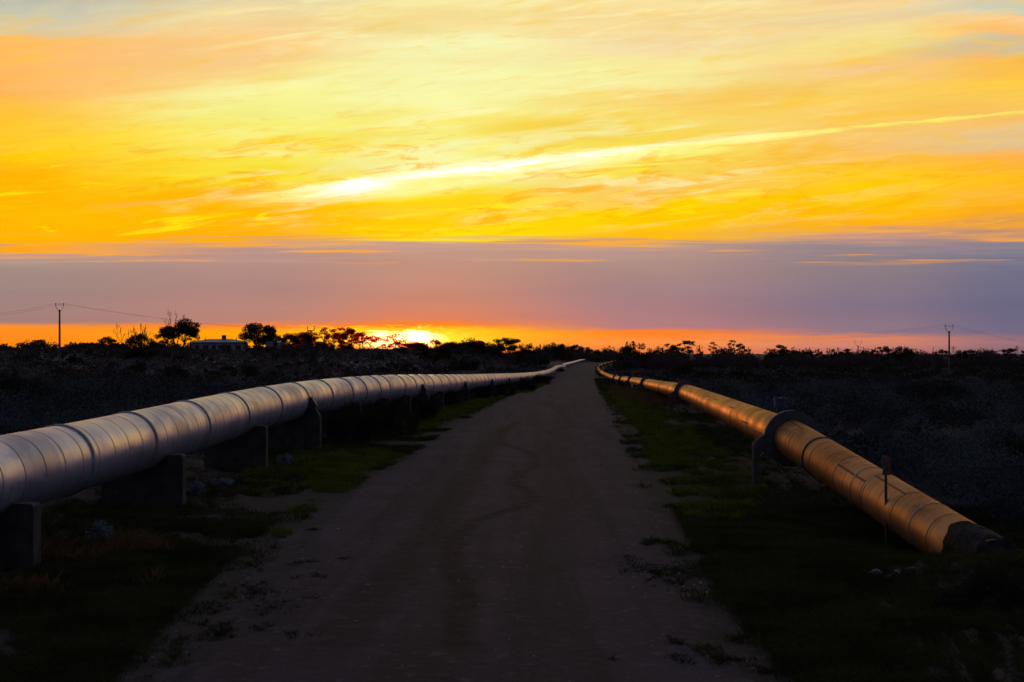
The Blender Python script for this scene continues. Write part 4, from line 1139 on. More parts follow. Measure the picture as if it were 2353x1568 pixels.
def make_tree(seed, px, top, wd, Y, style, lab, name=None, group=None, leafm='leaf_tree', base_z=None, lean=0.0):
    rng = np.random.default_rng(seed)
    k = Y / FP
    x = (px - CX) * k; z0 = g(x, Y) if base_z is None else base_z
    H = max(1.0, CAMZ - (top - HY) * k - z0); W = max(.8, wd * k * (1.55 if 630 < px < 1110 else 1.34))
    nm = name or {'gum': 'gum_tree', 'dense': 'bushy_tree', 'bush': 'bushy_tree', 'bare': 'dead_tree', 'sparse': 'gum_tree', 'umbrella': 'gum_tree'}[style]
    cat = 'tree'
    root = thing(nm, lab, cat, (x, Y, z0), 0, group)
    mb = MB(); ends = []; leaf = min(.26, max(.15, .024 * W))
    R = W / 2
    tr = max(.10, .022 * H)
    clumps = []
    if style == 'bare':
        for s in range(int(rng.integers(2, 4))):
            d = Vector((rng.normal() * .5 + lean, rng.normal() * .3, 1.0))
            grow(rng, mb, (rng.normal() * .2, 0, -.2), d, H * .34, tr * .9, 4, ends, .50, .16, .72, (2, 2), .034, .16)
        # fit to the observed height
        v = np.array(mb.v); zmax = v[:, 2].max(); xs = np.percentile(np.abs(v[:, 0] - v[:, 0].mean()), 98)
        v[:, 2] *= H / zmax; v[:, 0] *= R / max(xs, .1); v[:, 1] *= R / max(xs, .1)
        mb.v = [tuple(q) for q in v]
        mb.build('branches', M['bark'], root)
        return root
    if style in ('gum', 'sparse', 'umbrella'):
        ns = {'gum': 3, 'sparse': 2, 'umbrella': 1}[style]
        nc = {'gum': 17, 'sparse': 12, 'umbrella': 11}[style]
        fork = Vector((rng.normal() * .05 * W + lean * W * .2, 0, H * (.30 if style == 'gum' else .42)))
        mb.tube([(0, 0, -.3), (fork.x * .4 + rng.normal() * .08, 0, fork.z * .5), fork], [tr * 1.2, tr, tr * .85], 7, cap=False)
        for i in range(nc):
            f = (i + .5) / nc; a = i * 2.4 + rng.uniform(0, .6)
            rr = R * (.25 + .62 * math.sqrt(rng.random()))
            cz = H * (1 - .08 - (.50 if style == 'gum' else .42) * rng.random() * (rr / R + .25))
            c = Vector((rr * math.cos(a) + lean * W * .25, rr * math.sin(a) * .8, cz))
            if i == 0: c = Vector((rng.normal() * .1 * R, 0, H * .93))
            q = fork.lerp(c, .5) + Vector((rng.normal() * .06 * W, rng.normal() * .05 * W, .05 * H * rng.random()))
            mb.tube([fork + Vector((0, 0, rng.uniform(-.1, .0) * H)), q, c], [tr * .5, tr * .32, tr * .14], 5, cap=False)
            s = rng.uniform(.7, 1.2) * (.30 if style == 'gum' else .27)
            clumps.append((c, (R * s * 1.25, R * s * 1.1, R * s * .62)))
            for _ in range(2):
                clumps.append((c + Vector((rng.normal() * R * .22, rng.normal() * R * .2, -abs(rng.normal()) * R * .12)), (R * s * .6, R * s * .6, R * s * .34)))
        dens = 7.0 if style == 'gum' else 2.6 if 880 < px < 925 else 5.0
    elif style == 'dense':
        mb.tube([(0, 0, -.3), (.05 * W * rng.normal(), 0, H * .3), (0.03 * W, 0, H * .6)], [tr * 1.3, tr, tr * .5], 7, cap=False)
        cz = H * .60; rz = H * .40
        for i in range(34):
            d = rng.normal(size=3); d /= np.linalg.norm(d)
            q = Vector((d[0] * R * .78, d[1] * R * .78, cz + d[2] * rz * .76))
            s = rng.uniform(.20, .34)
            clumps.append((q, (R * s, R * s, R * s * .8)))
            if i % 4 == 0: mb.tube([(0, 0, H * .3), q * .6 + Vector((0, 0, H * .1)), q], [tr * .4, tr * .25, tr * .1], 5, cap=False)
        clumps.append((Vector((0, 0, cz)), (R * .62, R * .6, rz * .62)))
        dens = 6.0
    else:  # bush: many stems from the ground, leafy to the foot
        for i in range(6):
            d = Vector((rng.normal() * .5, rng.normal() * .5, 1)).normalized()
            mb.tube([(rng.normal() * .1, rng.normal() * .1, -.2), d * H * .4, d * H * .75], [tr * .5, tr * .3, tr * .12], 5, cap=False)
        for i in range(44):
            a = rng.uniform(0, 2 * PI); rr = R * math.sqrt(rng.random())
            hz = H * rng.uniform(.12, .95) * (1 - .30 * (rr / R) ** 2)
            s = rng.uniform(.18, .34)
            clumps.append((Vector((rr * math.cos(a), rr * math.sin(a), hz)), (R * s * 1.1, R * s * 1.1, min(R, H) * s * .85)))
        # ragged top sprays
        for i in range(7):
            a = rng.uniform(0, 2 * PI); rr = R * rng.uniform(0, .7)
            clumps.append((Vector((rr * math.cos(a), rr * math.sin(a), H * rng.uniform(.82, .98))), (R * .10, R * .10, H * .10)))
        dens = 6.0
    v = np.array(mb.v)
    mb.build('trunk', M['bark'], root)
    me = crown_mesh(rng, clumps, leaf, dens, M[leafm])
    # scale so the crown top meets the observed height
    co = np.empty(len(me.vertices) * 3, np.float32); me.vertices.foreach_get('co', co); co = co.reshape(-1, 3)
    zt = np.percentile(co[:, 2], 99.7); co[:, 2] *= H / zt
    me.vertices.foreach_set('co', co.reshape(-1)); me.update()
    link_mesh('crown', me, None, root)
    return root

TREES = [
 # px, top, width, Y, style, label
 (89, 781, 30, 430, 'dense', 'small round tree standing alone at far left, left of the tall power pole'),
 (22, 801, 34, 440, 'bush', 'low bush on the left horizon at the very edge of the picture'),
 (66, 799, 20, 440, 'bush', 'tiny bush just left of the small round tree at far left'),
 (183, 788, 46, 430, 'bush', 'wide dark bush first right of the tall left power pole'),
 (210, 787, 22, 435, 'bush', 'narrow bush between the wide dark bush and the upright tree at left'),
 (229, 788, 24, 425, 'bush', 'rounded bush just left of the upright two tiered tree'),
 (247, 774, 28, 430, 'gum', 'upright small gum tree standing left of the bare dead trees'),
 (270, 787, 24, 430, 'bush', 'bush at the right foot of the upright small gum tree'),
 (318, 768, 52, 300, 'bush', 'leafy shrub tree at the foot of the bare branched dead tree'),
 (298, 741, 58, 310, 'bare', 'bare dead tree with long forking twigs, left one of the bare pair'),
 (330, 742, 50, 330, 'bare', 'bare dead tree with upright thin twigs, right one of the bare pair'),
 (357, 786, 26, 430, 'bush', 'low bush between the bare dead trees and the big gum'),
 (385, 749, 42, 425, 'sparse', 'thin crowned gum on the left side of the big gum group'),
 (421, 734, 74, 430, 'gum', 'big spreading gum left of the farmhouse'),
 (404, 709, 40, 435, 'bare', 'tall bare dead tree sticking out above the big gum'),
 (452, 782, 26, 415, 'bush', 'shrub at the left corner of the farmhouse'),
 (592, 744, 66, 408, 'dense', 'dense round gum right of the farmhouse'),
 (640, 771, 26, 430, 'sparse', 'small open tree between the round gum and the twin dark gums'),
 (665, 767, 32, 425, 'gum', 'left one of the twin dark gums beside the shed'),
 (690, 765, 34, 420, 'dense', 'right one of the twin dark gums, its crown drooping to the slope'),
 (709, 761, 27, 440, 'gum', 'gum directly behind the pole with the transformer'),
 (731, 785, 30, 425, 'bush', 'low dark bush right of the pole with the transformer'),
 (746, 753, 28, 450, 'umbrella', 'slender umbrella crowned gum right of the pole with the transformer'),
 (756, 787, 18, 430, 'bush', 'small bush under the slender umbrella gum'),
 (768, 762, 32, 450, 'sparse', 'red edged gum just right of the slender umbrella gum'),
 (787, 753, 30, 445, 'gum', 'tallest red edged gum of the group left of the sun'),
 (797, 787, 24, 430, 'bush', 'dark bush at the foot of the tallest red edged gum'),
 (806, 757, 32, 450, 'gum', 'red edged gum with layered crown, right of the tallest'),
 (826, 777, 24, 440, 'sparse', 'shorter gum at the left edge of the sun glare'),
 (834, 763, 26, 455, 'umbrella', 'leaning umbrella gum at the left edge of the sun glare'),
 (854, 771, 34, 450, 'umbrella', 'lone umbrella gum with thin stem before the sun glare'),
 (886, 790, 26, 450, 'umbrella', 'small flat crowned gum low in the sun glare'),
 (908, 765, 48, 460, 'sparse', 'thin wispy gum standing in the white of the sun'),
 (918, 787, 30, 445, 'sparse', 'short gum under the white of the sun'),
 (956, 786, 36, 440, 'gum', 'red lit gum right of the white of the sun'),
 (1000, 781, 50, 232, 'gum', 'mallee gum with a clear trunk standing on the slope right of the sun'),
 (1040, 786, 34, 440, 'gum', 'ragged gum right of the trunked mallee gum'),
 (1075, 790, 34, 440, 'bush', 'bushy tree at the left start of the dark tree belt'),
 (1096, 783, 30, 420, 'gum', 'pointed tree in the dark belt left of the tall ragged one'),
 (1124, 795, 40, 430, 'bush', 'low bushy tree between the pointed tree and the tall ragged tree'),
 (1166, 777, 42, 400, 'gum', 'tall ragged tree rising above the middle of the dark belt'),
 (1195, 791, 22, 410, 'bush', 'narrow bush just right of the tall ragged tree'),
 (1217, 791, 34, 440, 'bush', 'spiky bushy tree in the belt, second right of the tall ragged tree'),
 (1243, 793, 28, 450, 'bush', 'bushy tree left of the dark dome tree by the pipe gap'),
 (1274, 789, 42, 700, 'dense', 'dark dome shaped tree behind the gap in the silver pipe'),
 (1302, 799, 22, 760, 'bush', 'low bush right of the dark dome tree'),
 (1322, 793, 36, 860, 'gum', 'paler tree right of the dark dome tree, above the far pipe section'),
 (1349, 798, 26, 980, 'gum', 'small tree above the far end of the silver pipe'),
 (1372, 804, 22, 1000, 'bush', 'tiny bush where the track vanishes, left one'),
 (1388, 802, 20, 1000, 'bush', 'tiny tree where the track vanishes, middle one'),
 (1404, 803, 24, 1000, 'bush', 'tiny bush where the track vanishes, right one'),
 (1456, 787, 54, 420, 'bush', 'large dark bushy tree just right of where the track vanishes'),
 (1493, 800, 14, 470, 'bush', 'tiny tree just right of the large dark bushy tree'),
 (1513, 798, 26, 470, 'bush', 'rounded tree second right of the large dark bushy tree'),
 (1535, 790, 18, 480, 'gum', 'small top heavy tree left of the flat crowned pair on the right'),
 (1557, 791, 26, 480, 'gum', 'flat crowned tree left of the tallest tree on the right'),
 (1581, 783, 24, 480, 'gum', 'tallest upright tree of the right hand treeline'),
 (1606, 794, 18, 490, 'bush', 'thin bush just right of the tallest upright tree'),
 (1638, 786, 19, 500, 'sparse', 'see through small tree left of the forked pair'),
 (1660, 800, 30, 500, 'bush', 'low bush between the see through tree and the slim tree'),
 (1682, 782, 16, 500, 'gum', 'slim upright tree, left one of the forked pair'),
 (1703, 790, 20, 500, 'gum', 'stubby tree, right one of the forked pair'),
 (1720, 799, 16, 500, 'bush', 'little pointed bush right of the forked pair'),
 (1769, 801, 20, 490, 'bush', 'low bush at the left side of the broad domed tree'),
 (1791, 793, 36, 480, 'gum', 'broad domed tree in the middle of the right treeline'),
 (1824, 804, 34, 490, 'bush', 'flat bush right of the broad domed tree'),
 (1854, 801, 26, 500, 'bush', 'rounded bush second right of the broad domed tree'),
 (1880, 803, 24, 500, 'bush', 'rounded bush third right of the broad domed tree'),
 (1912, 802, 28, 500, 'bush', 'rounded bush fourth right of the broad domed tree'),
 (1945, 802, 24, 500, 'gum', 'small tree just left of the small distant pole'),
 (1985, 806, 24, 500, 'bush', 'low bush just right of the small distant pole'),
 (2009, 801, 24, 490, 'bush', 'rounded tree left of the twin domes near the right pole'),
 (2035, 796, 30, 480, 'gum', 'left dome of the twin domed trees left of the right pole'),
 (2077, 797, 40, 460, 'dense', 'darker right dome of the twin domed trees left of the right pole'),
 (2118, 799, 26, 470, 'bare', 'grey dead twigs between the twin domes and the right pole'),
 (2164, 803, 28, 500, 'sparse', 'pale thin tree just left of the tall right pole'),
 (2200, 806, 34, 500, 'bush', 'low bush just right of the tall right pole'),
 (2232, 804, 28, 500, 'gum', 'rounded tree second right of the tall right pole'),
 (2275, 807, 34, 500, 'bush', 'flat bush between the two last trees at right'),
 (2321, 801, 28, 490, 'gum', 'last rounded tree before the right edge of the picture'),
 (2352, 806, 22, 500, 'bush', 'bush cut by the right edge of the picture'),
]

SHRUBS = [
 # px, base, width, height, label, material
 (402, 874, 62, 36, 'wide black shrub in the left field below the big gum'),
 (318, 857, 40, 24, 'dark shrub under the bare dead trees'),
 (522, 858, 34, 17, 'small domed shrub in the left field below the farmhouse'),
 (578, 868, 46, 30, 'broad shrub in the left field below the round gum'),
 (640, 852, 26, 12, 'small low shrub right of the broad shrub in the left field'),
 (30, 962, 150, 105, 'huge black shrub filling the left edge of the field'),
 (275, 905, 90, 48, 'black shrub in the left field between the pole and the silver pipe'),
 (172, 838, 40, 18, 'low dark shrub right of the foot of the left power pole'),
 (938, 862, 46, 26, 'dark reddish shrub behind the silver pipe under the sun'),
 (880, 860, 34, 16, 'low shrub behind the silver pipe, left of the reddish shrub'),
 (1064, 856, 70, 34, 'dark green dome shrub behind the silver pipe and low board'),
 (1012, 862, 30, 18, 'low shrub beside the trunk of the mallee gum'),
 (1568, 866, 50, 27, 'rounded dark shrub in the right field nearest to the brown pipe bend'),
 (1617, 874, 60, 22, 'low dark shrub right of the rounded one in the right field'),
 (1703, 874, 54, 22, 'low dark shrub in the right field above the long bare pipe stretch'),
 (1851, 876, 50, 22, 'left half of the broad shrub pair in the middle of the right field'),
 (1900, 880, 54, 26, 'right half of the broad shrub pair in the middle of the right field'),
 (2013, 864, 36, 20, 'upright dark shrub in the right field left of the dead snag'),
 (2052, 866, 40, 16, 'low shrub just left of the dead snag'),
 (2102, 882, 44, 18, 'low shrub at the foot of the dead snag'),
 (2200, 868, 30, 14, 'small shrub right of the foot of the tall right pole'),
 (2240, 862, 34, 14, 'small shrub second right of the tall right pole'),
 (2284, 882, 46, 20, 'rounded shrub near the right edge of the field'),
 (2150, 940, 160, 62, 'wide black shrub mass in the right field below the tall right pole'),
 (2320, 1120, 110, 130, 'black bush at the right edge of the picture beside the pipe end'),
 (815, 1018, 135, 96, 'large black shrub in front of the silver pipe right of the tall support'),
 (905, 1000, 100, 80, 'dark shrub between the silver pipe and the green weeds'),
 (960, 968, 84, 56, 'dark shrub beside the second tall concrete support'),
 (1028, 935, 60, 38, 'dark shrub in front of the silver pipe left of the guide post'),
 (1080, 912, 40, 46, 'upright dark bush before the third tall support'),
 (1120, 918, 50, 34, 'dark bush at the foot of the white guide post on the left'),
 (1165, 912, 50, 36, 'dark bush right of the white guide post on the left'),
 (1212, 900, 50, 34, 'dark bush beside the track, second right of the white guide post'),
 (1243, 884, 40, 26, 'black roadside bush hiding the silver pipe near its rise'),
 (1288, 854, 20, 8, 'low dark bush under the gap in the silver pipe'),
 (1490, 902, 30, 34, 'twiggy dark bush right of the white post in front of the brown pipe'),
 (1545, 925, 66, 40, 'dark bush under the second ring of the brown pipe'),
 (1432, 893, 30, 22, 'low dark bush left of the white post by the brown pipe'),
 (1385, 866, 20, 10, 'tiny bush inside the bend of the brown pipe'),
]
SHRUBS += [(2295, 1392, 150, 88, 'black shrub hiding the lower side of the tar wrapped pipe end'), (2185, 1400, 90, 40, 'low black shrub on the soil mound before the pipe end')]
PALE = [
 (448, 1138, 44, 36, 'pale blue saltbush beside the second concrete saddle'),
 (512, 1118, 50, 22, 'low pale saltbush right of the pale one beside the second saddle'),
 (228, 1250, 62, 54, 'pale blue saltbush in the dark grass between the two nearest saddles'),
 (655, 1070, 40, 28, 'dim pale saltbush at the edge of the green weeds on the left'),
 (755, 1010, 28, 28, 'small pale saltbush at the foot of the nearest tall support'),
 (1062, 905, 46, 26, 'grey rounded saltbush between the second tall support and the dark bushes'),
 (150, 900, 70, 30, 'pale saltbush behind the silver pipe at far left'),
 (2215, 1140, 90, 62, 'grey saltbush behind the brown pipe near its buried end'),
 (2120, 1080, 90, 56, 'grey saltbush behind the brown pipe above the rusty box'),
 (2300, 1200, 70, 56, 'grey saltbush at the right edge just above the tar wrapped end'),
 (2010, 1015, 80, 46, 'grey saltbush behind the nearest ring of the brown pipe'),
]

def make_shrub(seed, px, base, wd, ht, lab, mat='leaf_dark', name='shrub', group=None):
    rng = np.random.default_rng(seed)
    p = on_ground(px, base); k = p.y / FP
    R = wd * k / 2; H = ht * k
    root = thing(name, lab, 'shrub', p, 0, group)
    leaf = max(.028, min(.32, .055 * max(R, H), 1.6 * k))
    leaf = max(leaf * .62, .016 * max(R, H), .7 * k)
    mb = MB()
    for i in range(9):
        d = Vector((rng.normal() * .7 * R / max(R, H), rng.normal() * .7 * R / max(R, H), 1)).normalized()
        L = H * rng.uniform(.6, .95)
        mb.tube([(rng.normal() * .05 * R, rng.normal() * .05 * R, -.05), d * L * .5 + Vector((0, 0, .03)), d * L], [max(.012, .03 * H), max(.008, .02 * H), max(.004, .006 * H)], 5, cap=False)
    mb.build('stems', M['bark'], root)
    cl = []
    for i in range(34):
        a = rng.uniform(0, 2 * PI); rr = R * math.sqrt(rng.random()) * .95
        hz = H * rng.uniform(.12, .92) * (1 - .35 * (rr / R) ** 2)
        s = rng.uniform(.2, .38)
        cl.append((Vector((rr * math.cos(a), rr * math.sin(a), hz)), (R * s, R * s, H * s * .8)))
    for i in range(9):
        a = rng.uniform(0, 2 * PI); rr = R * rng.uniform(0, .8)
        cl.append((Vector((rr * math.cos(a), rr * math.sin(a), H * rng.uniform(.7, .98) * (1 - .3 * (rr / R) ** 2))), (R * .09, R * .09, H * .12)))
    dens = 3.2
    me = crown_mesh(rng, cl, leaf, dens, M[mat], 'foliage', 2.6 if mat != 'leaf_dark' else 2.0)
    link_mesh('foliage', me, None, root)

def dead_snag():
    rng = np.random.default_rng(77)
    Y = 250.0; k = Y / FP; x = (2139 - CX) * k; z0 = g(x, Y)
    root = thing('dead_tree', 'leaning bare dead snag in the right field just left of the tall right pole', 'tree', (x, Y, z0))
    P = [(2136, 880), (2137, 855), (2143, 836), (2141, 818), (2146, 797)]
    pts = [((a - 2139) * k, 0, CAMZ - (b - HY) * k - z0) for a, b in P]; pts[0] = (pts[0][0], 0, -.3)
    mb = MB(); mb.tube(pts, [.22, .18, .14, .09, .03], 7)
    mb.tube([pts[2], (pts[2][0] - 1.1, .1, pts[2][2] + 1.2), (pts[2][0] - 1.3, .1, pts[2][2] + 2.3)], [.09, .06, .025], 5)
    mb.tube([pts[1], (pts[1][0] + .7, 0, pts[1][2] + 1.4), (pts[1][0] + 1.2, 0, pts[1][2] + 1.7)], [.07, .05, .02], 5)
    mb.build('trunk', M['bark'], root)

def stuff(name, V, mat):
    o = link_mesh(name, quads_mesh(name, V, M[mat]))
    return tag(o, kind='stuff')

def make_thickets():
    """dark undergrowth joining the trees, read as one mass"""
    rng = np.random.default_rng(21)
    def belt(px0, px1, n, Yr, hr, leaf, per, mask=None):
        P = []
        S = []
        for _ in range(n):
            px = rng.uniform(px0, px1); Y = rng.uniform(*Yr); k = Y / FP
            lump = .80 + .30 * math.sin(px * .043 + Y * .01) + .22 * math.sin(px * .117 + 1) + .14 * math.sin(px * .31)
            x = (px - CX) * k; z = g(x, Y); h = rng.uniform(*hr) * min(1.25, max(.35, lump)); r = h * rng.uniform(.5, 1.0)
            if mask and not mask(px): continue
            P.append(blob_points(rng, (x, Y, z + h * .48), (r, r, h * .52), per, .3)); S.append(np.full(per, leaf * rng.uniform(.8, 1.2)))
        P = np.concatenate(P); S = np.concatenate(S)
        return leaf_quads(rng, P, S, 1.7)
    V = [belt(-60, 720, 240, (385, 450), (1.2, 3.0), .34, 70, lambda p: not (432 < p < 566)),
         belt(-60, 720, 200, (300, 400), (.8, 2.0), .34, 50, lambda p: not (436 < p < 562)),
         belt(720, 1050, 60, (420, 470), (.5, 1.3), .30, 34)]
    stuff('scrub_thicket', np.concatenate(V), 'leaf_scrub')
    V = [belt(1030, 1262, 230, (430, 530), (2.4, 4.8), .30, 170), belt(1250, 1425, 150, (760, 980), (5.0, 8.4), .48, 150),
         belt(1000, 1235, 90, (240, 400), (.6, 1.5), .28, 36)]
    stuff('scrub_thicket', np.concatenate(V), 'leaf_scrub')
    V = [belt(1425, 2420, 600, (430, 560), (3.4, 5.8), .32, 190), belt(1425, 1560, 80, (400, 500), (3.5, 6.0), .30, 190),
         belt(1700, 2420, 120, (330, 440), (.6, 1.8), .34, 30)]
    stuff('scrub_thicket', np.concatenate(V), 'leaf_scrub')

def make_saltbush(lp, rp):
    """grey saltbush carpet on both plains: ground cover"""
    rng = np.random.default_rng(31)
    lY, lX = lp.Q[:-4, 1], lp.Q[:-4, 0]
    rY, rX = rp.Q[:, 1], rp.Q[:, 0]
    def field(side, zones):
        V = []
        for (y0, y1, n, per, leaf, hr) in zones:
            for _ in range(n):
                Y = math.sqrt(rng.uniform(y0 * y0, y1 * y1))
                e = Y * .40 + 1.5
                if side < 0:
                    lim = float(np.interp(Y, lY, lX)) - 1.0 if Y < 372 else (1190 - CX) / FP * Y
                    if -e > lim: continue
                    x = rng.uniform(-e, lim)
                else:
                    lim = float(np.interp(Y, rY, rX)) + .9
                    if lim > e: continue
                    x = rng.uniform(lim, e)
                pn = math.sin(x * .16 + 1 + math.sin(Y * .11)) * math.sin(Y * .09 + 1.2 * math.sin(x * .07)) + .5 * math.sin(x * .41) * math.sin(Y * .33)
                if pn < -.45 and rng.random() < .35: continue
                h = rng.uniform(*hr) * max(.45, 1.0 + .55 * pn); r = h * rng.uniform(.6, 1.05)
                if abs(x - lim) < r + .3: continue
                P = blob_points(rng, (x, Y, g(x, Y) + h * .45), (r, r, h * .55), per, .45)
                V.append(leaf_quads(rng, P, leaf, 2.4, .3))
        return np.concatenate(V)
    zl = [(16, 45, 300, 480, .028, (.5, .95)), (45, 110, 800, 260, .046, (.55, 1.25)), (110, 240, 4000, 24, .17, (.3, .7)), (240, 430, 8000, 12, .26, (.3, .6))]
    zr = [(12, 42, 440, 560, .027, (.5, 1.0)), (42, 110, 850, 280, .044, (.55, 1.3)), (110, 240, 4400, 24, .17, (.3, .7)), (240, 440, 8000, 12, .26, (.3, .6))]
    dl = [(30, 110, 150, 220, .07, (.6, 1.3)), (110, 240, 300, 80, .17, (.7, 1.6)), (240, 420, 420, 40, .26, (.8, 1.9))]
    stuff('field_scrub', field(-1, dl), 'leaf_dark'); stuff('field_scrub', field(1, dl), 'leaf_dark')
    stuff('saltbush_cover', field(-1, zl[:2]), 'leaf_salt'); stuff('saltbush_cover', field(-1, zl[2:]), 'leaf_salt_hazed')
    stuff('saltbush_cover', field(1, zr[:2]), 'leaf_salt'); stuff('saltbush_cover', field(1, zr[2:]), 'leaf_salt_hazed')

def blades(rng, X, Y, h, w, lean=.5):
    n = len(X)
    Z = ground_z(X, Y) - .01
    a = rng.uniform(0, 2 * PI, n)
    h = h * rng.uniform(.5, 1.3, n); w = w * rng.uniform(.6, 1.3, n)
    dx, dy = np.cos(a) * w, np.sin(a) * w
    la = rng.uniform(0, 2 * PI, n); L = np.abs(rng.normal(size=n)) * lean * h
    tx, ty = np.cos(la) * L, np.sin(la) * L
    p0 = np.stack([X - dx, Y - dy, Z], -1); p1 = np.stack([X + dx, Y + dy, Z], -1)
    p2 = np.stack([X + dx * .55 + tx * .45, Y + dy * .55 + ty * .45, Z + h * .62], -1)
    p3 = np.stack([X - dx * .1 + tx, Y - dy * .1 + ty, Z + h], -1)
    return np.stack([p0, p1, p2, p3], 1)

def patch_noise(x, y, s, ph):
    return (np.sin(x * s + ph + 1.7 * np.sin(y * s * .7 + ph)) * np.sin(y * s * .9 + 2 * ph + 1.3 * np.sin(x * s * .8)) + .6 * np.sin(x * s * 2.7 + 3 * ph) * np.sin(y * s * 2.3 + ph))

def scatter(rng, n, y0, y1, fx0, fx1):
    """points between two edges x(y); density per ground area"""
    Y = np.sqrt(rng.uniform(y0 * y0, y1 * y1, n)) if y1 > 3 * y0 else rng.uniform(y0, y1, n)
    a, b = fx0(Y), fx1(Y)
    X = a + (b - a) * rng.random(n)
    return X, Y

def tufts(rng, X, Y, per, spread, h, w, lean=.6):
    n = len(X)
    r = np.abs(rng.normal(size=(n, per))) * spread; a = rng.uniform(0, 2 * PI, (n, per))
    hx = (h * rng.uniform(.5, 1.25, n))[:, None] * np.exp(-(r / (spread * 1.8)) ** 2)
    XX = (X[:, None] + r * np.cos(a)).ravel(); YY = (Y[:, None] + r * np.sin(a)).ravel()
    return blades(rng, XX, YY, hx.ravel(), w, lean)

